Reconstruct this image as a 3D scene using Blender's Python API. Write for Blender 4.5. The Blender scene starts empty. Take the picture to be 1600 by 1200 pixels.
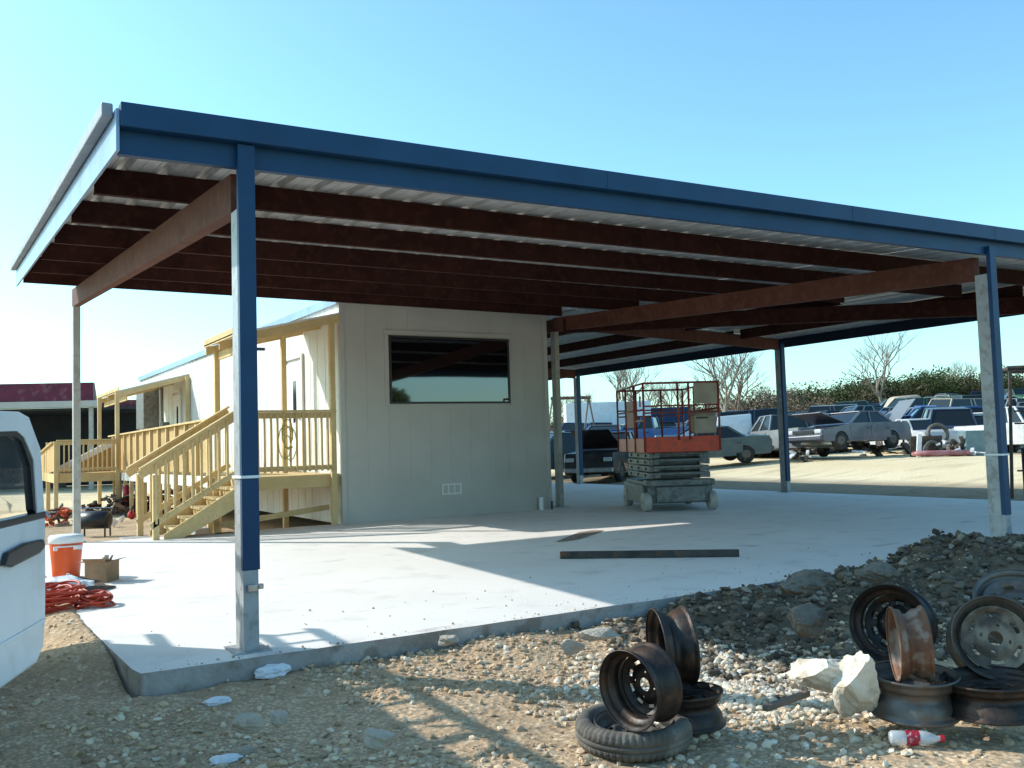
import bpy, math, random
import numpy as np
from mathutils import Vector, Matrix
random.seed(7); RS=np.random.RandomState(5)
sc=bpy.context.scene; COL=sc.collection
R=math.radians
# ------------------------------------------------------------------ materials
def nodes(name):
    m=bpy.data.materials.new(name); m.use_nodes=True
    nt=m.node_tree; b=nt.nodes['Principled BSDF']; return m,nt,b
def mat(name,c1,c2=None,scale=4,rough=.6,metal=0,bump=0,bscale=40,detail=6,coord='Object',spec=.5,lo=.35,hi=.65,c3=None,s3=30,f3=.5,stretch=None):
    m,nt,b=nodes(name); N=nt.nodes.new; L=nt.links.new
    b.inputs['Roughness'].default_value=rough; b.inputs['Metallic'].default_value=metal
    b.inputs['Specular IOR Level'].default_value=spec
    tc=N('ShaderNodeTexCoord'); out=tc.outputs[coord]
    if stretch:
        mp=N('ShaderNodeMapping'); mp.inputs['Scale'].default_value=stretch; L(out,mp.inputs[0]); out=mp.outputs[0]
    c2=c2 or tuple(x*.8 for x in c1)
    n=N('ShaderNodeTexNoise'); n.inputs['Scale'].default_value=scale; n.inputs['Detail'].default_value=detail; L(out,n.inputs['Vector'])
    r=N('ShaderNodeValToRGB'); r.color_ramp.elements[0].position=lo; r.color_ramp.elements[1].position=hi
    r.color_ramp.elements[0].color=(*c1,1); r.color_ramp.elements[1].color=(*c2,1); L(n.outputs[0],r.inputs[0])
    co=r.outputs[0]
    if c3:
        n3=N('ShaderNodeTexNoise'); n3.inputs['Scale'].default_value=s3; n3.inputs['Detail'].default_value=8; L(out,n3.inputs['Vector'])
        r3=N('ShaderNodeValToRGB'); r3.color_ramp.elements[0].position=.52; r3.color_ramp.elements[1].position=.62
        r3.color_ramp.elements[1].color=(f3,f3,f3,1); r3.color_ramp.elements[0].color=(0,0,0,1); L(n3.outputs[0],r3.inputs[0])
        mx=N('ShaderNodeMix'); mx.data_type='RGBA'; L(r3.outputs[0],mx.inputs[0]); L(co,mx.inputs[6]); mx.inputs[7].default_value=(*c3,1); co=mx.outputs[2]
    L(co,b.inputs['Base Color'])
    if bump:
        n2=N('ShaderNodeTexNoise'); n2.inputs['Scale'].default_value=bscale; n2.inputs['Detail'].default_value=6; L(out,n2.inputs['Vector'])
        bp=N('ShaderNodeBump'); bp.inputs['Strength'].default_value=bump; bp.inputs['Distance'].default_value=.02
        L(n2.outputs[0],bp.inputs['Height']); L(bp.outputs[0],b.inputs['Normal'])
    return m
M={}
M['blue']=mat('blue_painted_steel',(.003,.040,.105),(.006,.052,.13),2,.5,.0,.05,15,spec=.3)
M['blue_lit']=mat('sunlit_pale_blue_trim',(.16,.26,.40),(.22,.34,.50),3,.4)  # pale blue: sunlight painted into the colour of the blue fascia steel
M['blue_shade']=mat('shaded_blue_steel',(.006,.014,.03),(.012,.02,.035),3,.7,spec=.2)  # blue steel darkened to paint in the shade on the far eave
M['galv']=mat('galvanized_sheet',(.52,.52,.51),(.40,.40,.40),6,.45,.3,.04,30)
M['grey_steel']=mat('primed_grey_steel',(.40,.41,.42),(.31,.32,.33),5,.5,.1,.06,30,c3=(.2,.17,.14),s3=14,f3=.5)
M['beige_steel']=mat('beige_post_paint',(.46,.44,.39),(.38,.36,.32),3,.55,c3=(.25,.2,.15),s3=9,f3=.35)
M['redox_shade']=mat('red_oxide_shaded',(.048,.016,.012),(.030,.010,.008),3,.8,0,.08,25,spec=.15,c3=(.09,.03,.02),s3=10,f3=.35)  # red primer with the under-roof shade painted into its colour
M['redox_lit']=mat('red_oxide_lit',(.135,.052,.036),(.10,.037,.025),3,.75,0,.08,25,spec=.2,c3=(.17,.08,.06),s3=10,f3=.4)  # lighter copy of the red primer, daylight painted in for the rafters
M['wood']=mat('treated_pine',(.70,.52,.27),(.58,.42,.20),2.5,.8,0,.15,60,stretch=(1,1,1),c3=(.30,.20,.09),s3=40,f3=.22,spec=.2)
M['woodp']=mat('pine_panel',(.56,.36,.14),(.45,.27,.09),1.6,.75,0,.1,50,c3=(.3,.2,.08),s3=15,f3=.35)
M['white_side']=mat('white_siding',(.74,.73,.69),(.66,.65,.61),1.2,.6,0,.04,60)
M['black']=mat('black_frame',(.012,.012,.014),(.02,.02,.022),5,.4)
M['rubber']=mat('worn_rubber',(.07,.065,.055),(.16,.145,.12),5,.85,0,.25,60,c3=(.25,.22,.17),s3=12,f3=.4)
M['tyre_far']=mat('black_rubber',(.02,.02,.02),(.035,.033,.03),5,.85)
M['rim']=mat('dark_rusty_steel',(.018,.016,.015),(.04,.028,.021),7,.45,.4,.15,50,c3=(.12,.065,.04),s3=9,f3=.45)
M['rimrust']=mat('rust_orange_steel',(.13,.055,.028),(.20,.10,.055),7,.7,.15,.2,50,c3=(.30,.25,.2),s3=11,f3=.6)
M['rimgrey']=mat('bare_grey_steel_rim',(.085,.08,.072),(.15,.14,.125),6,.42,.4,.12,40,c3=(.12,.07,.04),s3=9,f3=.6)
M['rimbrown']=mat('brown_grey_steel_rim',(.075,.06,.045),(.13,.11,.09),6,.5,.3,.12,40,c3=(.05,.03,.02),s3=9,f3=.7)
M['hubbeige']=mat('dusty_hub_plate',(.26,.21,.15),(.10,.075,.055),9,.6,.2,.2,40,lo=.4,hi=.6)
M['liftgrey']=mat('lift_grey_paint',(.20,.20,.185),(.14,.14,.135),6,.5,.1,.06,30,c3=(.06,.06,.05),s3=12,f3=.5)
M['liftred']=mat('lift_orange_red_paint',(.62,.065,.02),(.52,.05,.015),4,.45,0,.04,30,c3=(.16,.04,.02),s3=9,f3=.4)
M['liftdark']=mat('lift_dark_red_rail',(.30,.045,.025),(.22,.032,.02),6,.5)
M['card']=mat('tan_board',(.42,.35,.27),(.34,.28,.21),5,.8)
M['white']=mat('white_paint',(.80,.81,.82),(.74,.75,.77),2,.3,c3=(.55,.52,.47),s3=5,f3=.3)
M['whiteplastic']=mat('white_plastic',(.85,.85,.84),(.75,.75,.75),6,.4)
M['bag']=mat('crumpled_white_plastic',(.85,.86,.88),(.7,.72,.76),9,.4,0,.5,30)
M['cyanbag']=mat('cyan_plastic_scrap',(.10,.45,.58),(.2,.6,.7),9,.4,0,.4,30)
M['orange']=mat('orange_plastic',(.80,.11,.02),(.72,.09,.02),6,.35)
M['cord']=mat('red_orange_cord',(.48,.05,.015),(.36,.03,.01),9,.5)
M['box']=mat('cardboard',(.33,.20,.11),(.25,.15,.08),6,.85)
M['lime']=mat('limestone_block',(.74,.67,.55),(.60,.52,.41),5,.9,0,.5,30,c3=(.38,.30,.2),s3=7,f3=.5)
M['darkstone']=mat('dirty_brown_rock',(.19,.165,.13),(.13,.11,.085),6,.95,0,.9,20,c3=(.08,.065,.05),s3=8,f3=.6)
M['stone']=mat('pale_stone',(.52,.45,.36),(.40,.33,.25),7,.9,0,.8,30)
M['chrome']=mat('dull_chrome',(.5,.5,.5),(.35,.35,.35),8,.3,.8)
M['redroof']=mat('maroon_metal_roof',(.17,.014,.026),(.12,.010,.018),2,.5,c3=(.35,.16,.14),s3=3,f3=.3)
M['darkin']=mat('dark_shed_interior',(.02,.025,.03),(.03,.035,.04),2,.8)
M['tail']=mat('red_lens',(.55,.02,.03),(.4,.01,.02),9,.25)
M['head']=mat('clear_lens',(.6,.62,.62),(.45,.47,.48),20,.15)
M['bark']=mat('grey_bark',(.22,.17,.13),(.14,.105,.08),3,.9,0,.4,30)
M['palebark']=mat('pale_bark',(.24,.20,.16),(.17,.14,.11),3,.9)
M['leaf']=None
M['junkdark']=mat('dark_scrap',(.035,.033,.03),(.08,.07,.06),6,.7,.1,c3=(.2,.08,.03),s3=9,f3=.6)
M['soil_tan']=mat('tan_ground',(.42,.31,.2),(.34,.25,.16),2,.95,0,.6,20)
M['yellowcord']=mat('yellow_cord',(.5,.40,.06),(.42,.33,.05),5,.5)
M['ladder_al']=mat('aluminium',(.45,.46,.47),(.38,.38,.4),5,.4,.6)
M['concblock']=mat('concrete_block',(.36,.35,.33),(.28,.27,.25),8,.9,0,.4,40)
def glassmat(name,col,rough=.03,alpha=1):
    m,nt,b=nodes(name); b.inputs['Base Color'].default_value=(*col,1); b.inputs['Roughness'].default_value=rough
    b.inputs['Specular IOR Level'].default_value=1.0; b.inputs['IOR'].default_value=1.65
    n=nt.nodes.new('ShaderNodeTexNoise'); n.inputs['Scale'].default_value=1.2
    bp=nt.nodes.new('ShaderNodeBump'); bp.inputs['Strength'].default_value=.02; bp.inputs['Distance'].default_value=.05
    nt.links.new(n.outputs[0],bp.inputs['Height']); nt.links.new(bp.outputs[0],b.inputs['Normal'])
    if alpha<1: b.inputs['Alpha'].default_value=alpha
    return m
M['tint']=glassmat('tinted_window_glass',(.004,.004,.005))
M['carglass']=glassmat('car_glass',(.012,.016,.018),.12); M['carglass'].node_tree.nodes['Principled BSDF'].inputs['IOR'].default_value=1.45; M['carglass'].node_tree.nodes['Principled BSDF'].inputs['Specular IOR Level'].default_value=.5
M['doorglass']=glassmat('clear_door_glass',(.2,.22,.22),.04,.18)
# paint driven by object colour
m,nt,b=nodes('scrap_car_paint'); N=nt.nodes.new; L=nt.links.new
oi=N('ShaderNodeObjectInfo'); tc=N('ShaderNodeTexCoord'); n=N('ShaderNodeTexNoise'); n.inputs['Scale'].default_value=2.2; n.inputs['Detail'].default_value=8
L(tc.outputs['Object'],n.inputs['Vector']); r=N('ShaderNodeValToRGB'); r.color_ramp.elements[0].position=.45; r.color_ramp.elements[1].position=.72
r.color_ramp.elements[0].color=(0,0,0,1); r.color_ramp.elements[1].color=(.4,.4,.4,1); L(n.outputs[0],r.inputs[0])
mx=N('ShaderNodeMix'); mx.data_type='RGBA'; L(r.outputs[0],mx.inputs[0]); L(oi.outputs['Color'],mx.inputs[6]); mx.inputs[7].default_value=(.16,.13,.105,1)
L(mx.outputs[2],b.inputs['Base Color']); b.inputs['Roughness'].default_value=.38; b.inputs['Coat Weight'].default_value=.25; M['paint']=m
# trailer end siding: grooves in the mesh, slight stains
M['endside']=mat('warm_white_siding',(.50,.482,.44),(.45,.432,.39),.9,.7,0,.08,70,c3=(.42,.39,.33),s3=2.5,f3=.18)
# concrete
m,nt,b=nodes('fresh_concrete'); N=nt.nodes.new; L=nt.links.new
tc=N('ShaderNodeTexCoord'); O=tc.outputs['Object']
def noise(sc_,det=6,vec=None,st=None):
    n=N('ShaderNodeTexNoise'); n.inputs['Scale'].default_value=sc_; n.inputs['Detail'].default_value=det
    v=vec or O
    if st:
        mp=N('ShaderNodeMapping'); mp.inputs['Scale'].default_value=st; L(v,mp.inputs[0]); v=mp.outputs[0]
    L(v,n.inputs['Vector']); return n.outputs[0]
def ramp(f,a,bb,ca,cb):
    r=N('ShaderNodeValToRGB'); r.color_ramp.elements[0].position=a; r.color_ramp.elements[1].position=bb
    r.color_ramp.elements[0].color=(*ca,1); r.color_ramp.elements[1].color=(*cb,1); L(f,r.inputs[0]); return r.outputs[0]
def mix(f,a,bb):
    mx=N('ShaderNodeMix'); mx.data_type='RGBA'
    if isinstance(f,float): mx.inputs[0].default_value=f
    else: L(f,mx.inputs[0])
    for i,v in((6,a),(7,bb)):
        if isinstance(v,tuple): mx.inputs[i].default_value=(*v,1)
        else: L(v,mx.inputs[i])
    return mx.outputs[2]
c=ramp(noise(.6),.3,.7,(.84,.79,.735),(.76,.71,.655))
c=mix(ramp(noise(2.2,9),.55,.75,(0,0,0),(.5,.5,.5)),c,(.52,.48,.44))
c=mix(ramp(noise(1.1,8,st=(1,3,1)),.64,.72,(0,0,0),(.5,.5,.5)),c,(.40,.33,.28))
c=mix(ramp(noise(28,3),.68,.74,(0,0,0),(.5,.5,.5)),c,(.3,.27,.24))
L(c,b.inputs['Base Color']); b.inputs['Roughness'].default_value=.85
bp=N('ShaderNodeBump'); bp.inputs['Strength'].default_value=.15; bp.inputs['Distance'].default_value=.01; L(noise(35,8),bp.inputs['Height']); L(bp.outputs[0],b.inputs['Normal'])
M['conc']=m
M['concside']=mat('rough_slab_edge',(.44,.41,.38),(.32,.29,.26),3,.95,0,.6,25,c3=(.2,.16,.12),s3=5,f3=.7)
# ground
m,nt,b=nodes('caliche_gravel'); N=nt.nodes.new; L=nt.links.new
tc=N('ShaderNodeTexCoord'); O=tc.outputs['Object']
at=N('ShaderNodeAttribute'); at.attribute_name='mix'
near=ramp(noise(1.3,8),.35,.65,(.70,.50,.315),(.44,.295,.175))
near=mix(ramp(noise(9,8),.5,.65,(0,0,0),(.8,.8,.8)),near,(.74,.59,.41))
vo=N('ShaderNodeTexVoronoi'); vo.inputs['Scale'].default_value=38; L(O,vo.inputs['Vector'])
near=mix(ramp(vo.outputs['Distance'],.25,.6,(0,0,0),(.75,.75,.75)),near,(.34,.245,.155))
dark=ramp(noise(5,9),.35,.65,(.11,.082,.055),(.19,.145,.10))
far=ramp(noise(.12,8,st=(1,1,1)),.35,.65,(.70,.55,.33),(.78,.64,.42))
far=mix(ramp(noise(1.6,6,st=(.25,1,1)),.5,.7,(0,0,0),(.55,.55,.55)),far,(.38,.30,.18))
sep=N('ShaderNodeSeparateColor'); L(at.outputs['Color'],sep.inputs[0])
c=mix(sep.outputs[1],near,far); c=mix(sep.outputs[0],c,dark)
L(c,b.inputs['Base Color']); b.inputs['Roughness'].default_value=.97; b.inputs['Specular IOR Level'].default_value=.15
vo2=N('ShaderNodeTexVoronoi'); vo2.inputs['Scale'].default_value=22; L(O,vo2.inputs['Vector'])
ad=N('ShaderNodeMath'); ad.operation='ADD'; L(noise(14,10),ad.inputs[0]); L(vo2.outputs['Distance'],ad.inputs[1])
bp=N('ShaderNodeBump'); bp.inputs['Strength'].default_value=.5; bp.inputs['Distance'].default_value=.025; L(ad.outputs[0],bp.inputs['Height']); L(bp.outputs[0],b.inputs['Normal'])
M['ground']=m
def attrmat(name,attr='tone',rough=.9):
    m,nt,b=nodes(name); a=nt.nodes.new('ShaderNodeAttribute'); a.attribute_name=attr
    nt.links.new(a.outputs['Color'],b.inputs['Base Color']); b.inputs['Roughness'].default_value=rough; b.inputs['Specular IOR Level'].default_value=.2
    return m,nt,b
M['pebble'],_,_=attrmat('loose_gravel')
M['foliage'],nt_,b_=attrmat('cedar_foliage',rough=.8)
M['brush'],_,_=attrmat('bare_brush')
# ------------------------------------------------------------------ mesh builder
class MB:
    def __init__(s): s.v=[]; s.f=[]; s.m=[]; s.sm=[]; s.cur=0; s.smooth=False
    def add(s,vs,fs):
        o=len(s.v); s.v+= [tuple(p) for p in vs]
        for f in fs: s.f.append(tuple(i+o for i in f)); s.m.append(s.cur); s.sm.append(s.smooth)
    def box(s,a,b):
        x0,y0,z0=[min(p,q) for p,q in zip(a,b)]; x1,y1,z1=[max(p,q) for p,q in zip(a,b)]
        s.hexa([(x0,y0,z0),(x1,y0,z0),(x1,y1,z0),(x0,y1,z0),(x0,y0,z1),(x1,y0,z1),(x1,y1,z1),(x0,y1,z1)])
    def hexa(s,v): s.add(v,[(0,3,2,1),(4,5,6,7),(0,1,5,4),(1,2,6,5),(2,3,7,6),(3,0,4,7)])
    def bar(s,p,q,w,h,up=(0,0,1)):
        p=Vector(p);q=Vector(q);d=(q-p).normalized();u=Vector(up)
        if abs(d.dot(u))>.99: u=Vector((0,1,0))
        r=d.cross(u).normalized(); u=r.cross(d)
        vs=[]
        for c in (p,q):
            for a,b in ((-1,-1),(1,-1),(1,1),(-1,1)): vs.append(c+r*a*w/2+u*b*h/2)
        s.add(vs,[(3,2,1,0),(4,5,6,7),(0,1,5,4),(1,2,6,5),(2,3,7,6),(3,0,4,7)])
    def tube(s,pts,rad,n=8,caps=True):
        pts=[Vector(p) for p in pts]; k=len(pts)
        if not hasattr(rad,'__len__'): rad=[rad]*k
        vs=[]; pr=None
        for i in range(k):
            d=(pts[min(i+1,k-1)]-pts[max(i-1,0)]).normalized()
            if pr is None:
                a=Vector((0,0,1)) if abs(d.z)<.9 else Vector((1,0,0)); r=d.cross(a).normalized()
            else: r=(pr-d*pr.dot(d)).normalized()
            pr=r; u=d.cross(r)
            for j in range(n):
                t=2*math.pi*j/n; vs.append(pts[i]+(r*math.cos(t)+u*math.sin(t))*rad[i])
        fs=[(i*n+j,i*n+(j+1)%n,(i+1)*n+(j+1)%n,(i+1)*n+j) for i in range(k-1) for j in range(n)]
        if caps: fs+= [tuple(range(n-1,-1,-1)),tuple((k-1)*n+j for j in range(n))]
        s.add(vs,fs)
    def lathe(s,prof,n=48,close=False,mod=None):   # axis Z, prof=(z,r)
        vs=[]; k=len(prof)
        for j in range(n):
            t=2*math.pi*j/n
            for i,(z,r) in enumerate(prof):
                rr=r+(mod(i,j) if mod else 0); vs.append((rr*math.cos(t),rr*math.sin(t),z))
        fs=[]
        for j in range(n):
            j2=(j+1)%n
            for i in range(k if close else k-1):
                i2=(i+1)%k; fs.append((j*k+i,j2*k+i,j2*k+i2,j*k+i2))
        s.add(vs,fs)
    def prism(s,poly,y0,y1,ax='y',inset=None):
        n=len(poly); f=(lambda p,t:(p[0],t,p[1])) if ax=='y' else (lambda p,t:(t,p[0],p[1]))
        vs=[f(p,y0) for p in poly]+[f(p,y1) for p in poly]
        s.add(vs,[tuple(range(n)),tuple(range(2*n-1,n-1,-1))]+[(i,i+n,(i+1)%n+n,(i+1)%n) for i in range(n)])
    def build(s,name,mats,parent=None,bevel=0,loc=None,rot=None,sub=0,solid=0):
        me=bpy.data.meshes.new(name); me.from_pydata(s.v,[],s.f)
        if not isinstance(mats,(list,tuple)): mats=[mats]
        for m in mats: me.materials.append(m)
        me.polygons.foreach_set('material_index',s.m); me.polygons.foreach_set('use_smooth',s.sm)
        me.update()
        import bmesh
        bm=bmesh.new(); bm.from_mesh(me); bmesh.ops.recalc_face_normals(bm,faces=bm.faces); bm.to_mesh(me); bm.free()
        o=bpy.data.objects.new(name,me); COL.objects.link(o)
        if parent: o.parent=parent
        if loc: o.location=loc
        if rot: o.rotation_euler=rot
        if solid:
            q=o.modifiers.new('s','SOLIDIFY'); q.thickness=solid; q.offset=0
        if bevel:
            q=o.modifiers.new('b','BEVEL'); q.width=bevel; q.segments=2; q.limit_method='ANGLE'; q.angle_limit=R(40)
        if sub:
            q=o.modifiers.new('u','SUBSURF'); q.levels=sub; q.render_levels=sub
        return o
def B(*boxes):
    m=MB()
    for a,b in boxes: m.box(a,b)
    return m
def tag(o,label,cat,group=None,kind=None):
    o['label']=label; o['category']=cat
    if group: o['group']=group
    if kind: o['kind']=kind
    return o
def thing(name,loc,label,cat,group=None,rz=0):
    o=bpy.data.objects.new(name,None); COL.objects.link(o); o.location=loc; o.rotation_euler=(0,0,rz)
    return tag(o,label,cat,group)
def structure(o): o['kind']='structure'; return o
def copy_tree(o,parent=None):
    c=o.copy(); COL.objects.link(c)
    if parent: c.parent=parent
    for ch in list(o.children): copy_tree(ch,c)
    return c
def noiseg(x,y,seed=0):      # smooth value noise, vectorised
    x=np.asarray(x,float); y=np.asarray(y,float); xi=np.floor(x); yi=np.floor(y); fx=x-xi; fy=y-yi
    fx=fx*fx*(3-2*fx); fy=fy*fy*(3-2*fy)
    def h(a,b):
        t=np.sin(a*127.1+b*311.7+seed*74.7)*43758.5453; return t-np.floor(t)
    return (h(xi,yi)*(1-fx)+h(xi+1,yi)*fx)*(1-fy)+(h(xi,yi+1)*(1-fx)+h(xi+1,yi+1)*fx)*fy
def sst(a,b,x): t=np.clip((x-a)/(b-a),0,1); return t*t*(3-2*t)
CAM=(-1.685,-6.258,1.323); YAW=31.099
def gz(x,y):
    x=np.asarray(x,float); y=np.asarray(y,float)
    z=-.2+.5*sst(16.5,26,x)*sst(-30,-5,y)
    z=z+.09*sst(-1.3,-.25,y)*(1-sst(1.5,3,x))+.11*sst(-1.3,-.75,x)*sst(.0,.7,y)*(x<0)
    d=np.hypot(x-CAM[0],y-CAM[1]); th=np.degrees(np.arctan2(x-CAM[0],y-CAM[1]))
    z=z+np.clip(d-42,0,105)*(.006*sst(28,40,th)+.037*sst(39,56,th))*(1-sst(80,110,th))
    # spoil mound along the front edge of the slab
    ridge=.11*sst(2.6,4.3,x)+.20*sst(4.6,7.6,x)
    prof=sst(-2.3,-.75,y)*(1-sst(.2,.6,y)*1.0)
    n=noiseg(x*1.7,y*1.7,1)-.5; n2=noiseg(x*6,y*6,2)-.5; n3=noiseg(x*15,y*15,3)-.5
    ins=(y>-.16)&(x>-.7)&(x<14.7)&(y<24.3)
    z=z+ridge*prof*(1+.45*n+.22*n2)+prof*.05*(x>2.4)*(n3+n2)
    nearf=np.exp(-np.maximum(d-10,0)/12)
    z=z+nearf*(.05*n+.022*n2+.010*n3)
    z=z+.07*sst(1.2,3,x)*sst(-1.6,-.3,y)
    slabz=-.28
    return np.where(ins&~((x<2.3)&(y<9)&(x<-.7)),slabz,z)
def g1(x,y): return float(gz(np.array([x]),np.array([y]))[0])
# ------------------------------------------------------------------ ground
def axis(lo,hi,step,out0,out1,gr=1.12):
    a=list(np.arange(lo,hi,step)); s=step; x=a[0]; pre=[]
    while x>out0: s*=gr; x-=s; pre.append(x)
    s=step; x=a[-1]; post=[]
    while x<out1: s*=gr; x+=s; post.append(x)
    return np.array(pre[::-1]+a+post)
xs=axis(-3.2,9.2,.04,-700,900,1.07); ys=axis(-5.4,1.2,.04,-500,900,1.07)
GX,GY=np.meshgrid(xs,ys); GZ=gz(GX,GY)
nx,ny=len(xs),len(ys)
V=np.stack([GX,GY,GZ],-1).reshape(-1,3)
idx=np.arange(nx*ny).reshape(ny,nx)
F=np.stack([idx[:-1,:-1],idx[:-1,1:],idx[1:,1:],idx[1:,:-1]],-1).reshape(-1,4)
def npmesh(name,V,F,mat_,smooth=True,attr=None,an='mix'):
    me=bpy.data.meshes.new(name); me.vertices.add(len(V)); me.vertices.foreach_set('co',V.astype(np.float32).ravel())
    k=F.shape[1]; me.loops.add(F.size); me.loops.foreach_set('vertex_index',F.astype(np.int32).ravel())
    me.polygons.add(len(F)); me.polygons.foreach_set('loop_start',np.arange(0,F.size,k,dtype=np.int32))
    try: me.polygons.foreach_set('loop_total',np.full(len(F),k,dtype=np.int32))
    except Exception: pass
    me.polygons.foreach_set('use_smooth',np.full(len(F),smooth))
    me.update(calc_edges=True); me.validate()
    if attr is not None:
        a=me.color_attributes.new(an,'FLOAT_COLOR','POINT'); a.data.foreach_set('color',attr.astype(np.float32).ravel())
    me.materials.append(mat_)
    o=bpy.data.objects.new(name,me); COL.objects.link(o); return o
x,y=V[:,0],V[:,1]
dk=sst(2.4,3.3,x+(noiseg(x*2,y*2,7)-.5)*.8)*sst(-2.1,-1.2,y+(noiseg(x*2,y*2,8)-.5)*.7)*(x<16)*(y<.5)
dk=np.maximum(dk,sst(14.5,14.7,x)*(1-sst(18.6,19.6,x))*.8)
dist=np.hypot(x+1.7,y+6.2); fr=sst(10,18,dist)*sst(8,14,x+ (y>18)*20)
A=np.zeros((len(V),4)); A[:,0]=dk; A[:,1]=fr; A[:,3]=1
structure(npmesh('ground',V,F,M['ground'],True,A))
# slab
m=MB(); m.cur=0
def slabtop(m,poly,z0,z1):
    n=len(poly); m.cur=0; m.add([(p[0],p[1],z1) for p in poly],[tuple(range(n))]); m.cur=1
    m.add([(p[0],p[1],z0) for p in poly]+[(p[0],p[1],z1) for p in poly],[(i,(i+1)%n,(i+1)%n+n,i+n) for i in range(n)])
poly=[(-.66,-.16)]
for i in range(1,60): poly.append((-.66+i*15.3/60,-.16+random.uniform(-.012,.012)))
poly+=[(14.66,-.16),(14.66,24.3),(8.42,24.3),(8.42,9.25),(-.75,9.25),(-.74,3),(-.72,1.5),(-.70,.6),(-.685,.0)]
slabtop(m,poly,-.3,0); structure(m.build('concrete_slab',[M['conc'],M['concside']],bevel=.012))
# ------------------------------------------------------------------ canopy
H0=3.22
def diag(y): return 8.7+(9.0-y)*.678
def zb(x,y):
    if x<=8.5: y=min(y,9.4); return H0+.067*y+x*(.007-.0018*y)
    za=zb(8.5,min(y,9.4)); zc=3.33-.006*y; xd=min(14.3,max(8.5,diag(y)))
    if x<=xd: return za
    return za+(zc-za)*(x-xd)/(14.8-xd)
M['raketrim']=mat('weathered_grey_trim',(.20,.22,.24),(.27,.29,.31),5,.5)
can=thing('metal_canopy',(0,0,0),'large blue trimmed steel carport canopy on tall posts over the concrete slab','canopy')
PD=.205
def post(x,y,top,side,front,blue0,bluetop,label=None):
    p=B(((x,y+.05,.012),(x+.1,y+.2,top))).build('post',side,can,bevel=.004)
    if label: p['label']=label
    B(((x-.07,y-.04,0),(x+.17,y+.25,.012))).build('base_plate',M['grey_steel'],p)
    if front is not None:
        B(((x-.002,y,blue0),(x+.112,y+.048,bluetop))).build('blue_trim',front,p,bevel=.003)
        B(((x,y+.002,.012),(x+.1,y+.049,blue0-.002))).build('post_face',side,p)
    return p
pA=post(0,0,2.94,M['grey_steel'],M['blue'],.53,3.37,'front corner post with bracket and straps')
pl=MB()
for z in (1.13,): pl.box((-.012,-.012,z),(.118,.21,z+.018))
pl.build('strap',M['whiteplastic'],pA)
B(((.02,-.03,.39),(.085,-.002,.44)),((.10,.0,.40),(.135,.03,.435))).build('clamp',M['chrome'],pA,bevel=.006)
B(((.112,.02,1.98),(.17,.035,2.0))).build('hook',M['black'],pA)
post(8.45,0,3.06,M['grey_steel'],M['blue'],.34,3.37)
m=MB(); m.box((8.44,-.012,1.0),(8.57,.21,1.02)); m.build('strap',M['whiteplastic'],can)
post(0,9.3,3.57,M['beige_steel'],None,0,0)
post(8.72,9.25,3.47,M['beige_steel'],None,0,0)
for (px,py,t) in ((14.46,8.75,3.23),(14.46,16.75,3.15),(14.46,0,3.2)):
    post(px,py,t,M['grey_steel'],M['blue'],.25,t+.1)
post(14.46,24.1,3.1,M['grey_steel'],M['blue'],.25,3.2); post(8.6,16.75,3.5,M['grey_steel'],None,0,0)
# rafters
def beam(name,p,q,w,h,mt,par=can,bev=.004):   # p,q bottom-centre points
    m=MB(); vs=[]
    p=Vector(p);q=Vector(q); d=(q-p); r=Vector((d.y,-d.x,0)).normalized()*w/2; u=Vector((0,0,h))
    m.hexa([p-r,q-r,q+r,p+r,p-r+u,q-r+u,q+r+u,p+r+u]); return m.build(name,mt,par,bevel=bev)
RF=M['redox_shade']; RA=M['redox_lit']
beam('rafter',(.05,.2,2.945),(.05,9.52,3.575),.10,.272,RA)
beam('rafter',(8.5,.2,3.0),(8.77,9.35,3.475),.10,.272,RA)
beam('rafter',(8.83,8.85,3.46),(14.44,8.85,3.20),.10,.25,RA)
beam('rafter',(8.7,16.85,3.40),(14.44,16.85,3.13),.10,.25,RA)
beam('rafter',(8.77,9.37,3.475),(8.66,16.8,3.5),.10,.24,RA)
for k in range(1,7):
    y=1.497*k
    z0,z1=zb(-.72,y),zb(8.45,y)
    m=MB(); 
    p=Vector((-.70,y,z0));q=Vector((8.7 if k==6 else diag(y)-.3,y,z1)); t=.012; f=.055; u=Vector((0,0,PD))
    Y=Vector((0,1,0))
    # C channel: web + two flanges + lips
    def slab(a0,a1,b0,b1):
        m.hexa([p+Y*a0+u*0+Vector((0,0,b0)),q+Y*a0+Vector((0,0,b0)),q+Y*a1+Vector((0,0,b0)),p+Y*a1+Vector((0,0,b0)),
                p+Y*a0+Vector((0,0,b1)),q+Y*a0+Vector((0,0,b1)),q+Y*a1+Vector((0,0,b1)),p+Y*a1+Vector((0,0,b1))])
    slab(0,t,0,PD); slab(t,f,0,t); slab(t,f,PD-t,PD)
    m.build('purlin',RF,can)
for xk in (10.07,11.65,13.22):
    for (ya,yb) in ((9.0-(xk-8.7)/.678+.1,8.75),(8.95,16.75),(16.95,24.3)):
        m=MB(); p=Vector((xk,ya,zb(xk,ya))); q=Vector((xk,yb,zb(xk,yb)))
        m.hexa([p,q,q+Vector((.012,0,0)),p+Vector((.012,0,0))]+[v+Vector((0,0,PD)) for v in (p,q,q+Vector((.012,0,0)),p+Vector((.012,0,0)))])
        m.hexa([p+Vector((.013,0,0)),q+Vector((.013,0,0)),q+Vector((.06,0,0)),p+Vector((.06,0,0))]+[v+Vector((0,0,.012)) for v in (p+Vector((.013,0,0)),q+Vector((.013,0,0)),q+Vector((.06,0,0)),p+Vector((.06,0,0)))])
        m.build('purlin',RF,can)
beam('hip_beam',(8.72,8.95,3.40),(14.6,.25,3.02),.12,.27,RF)
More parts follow.
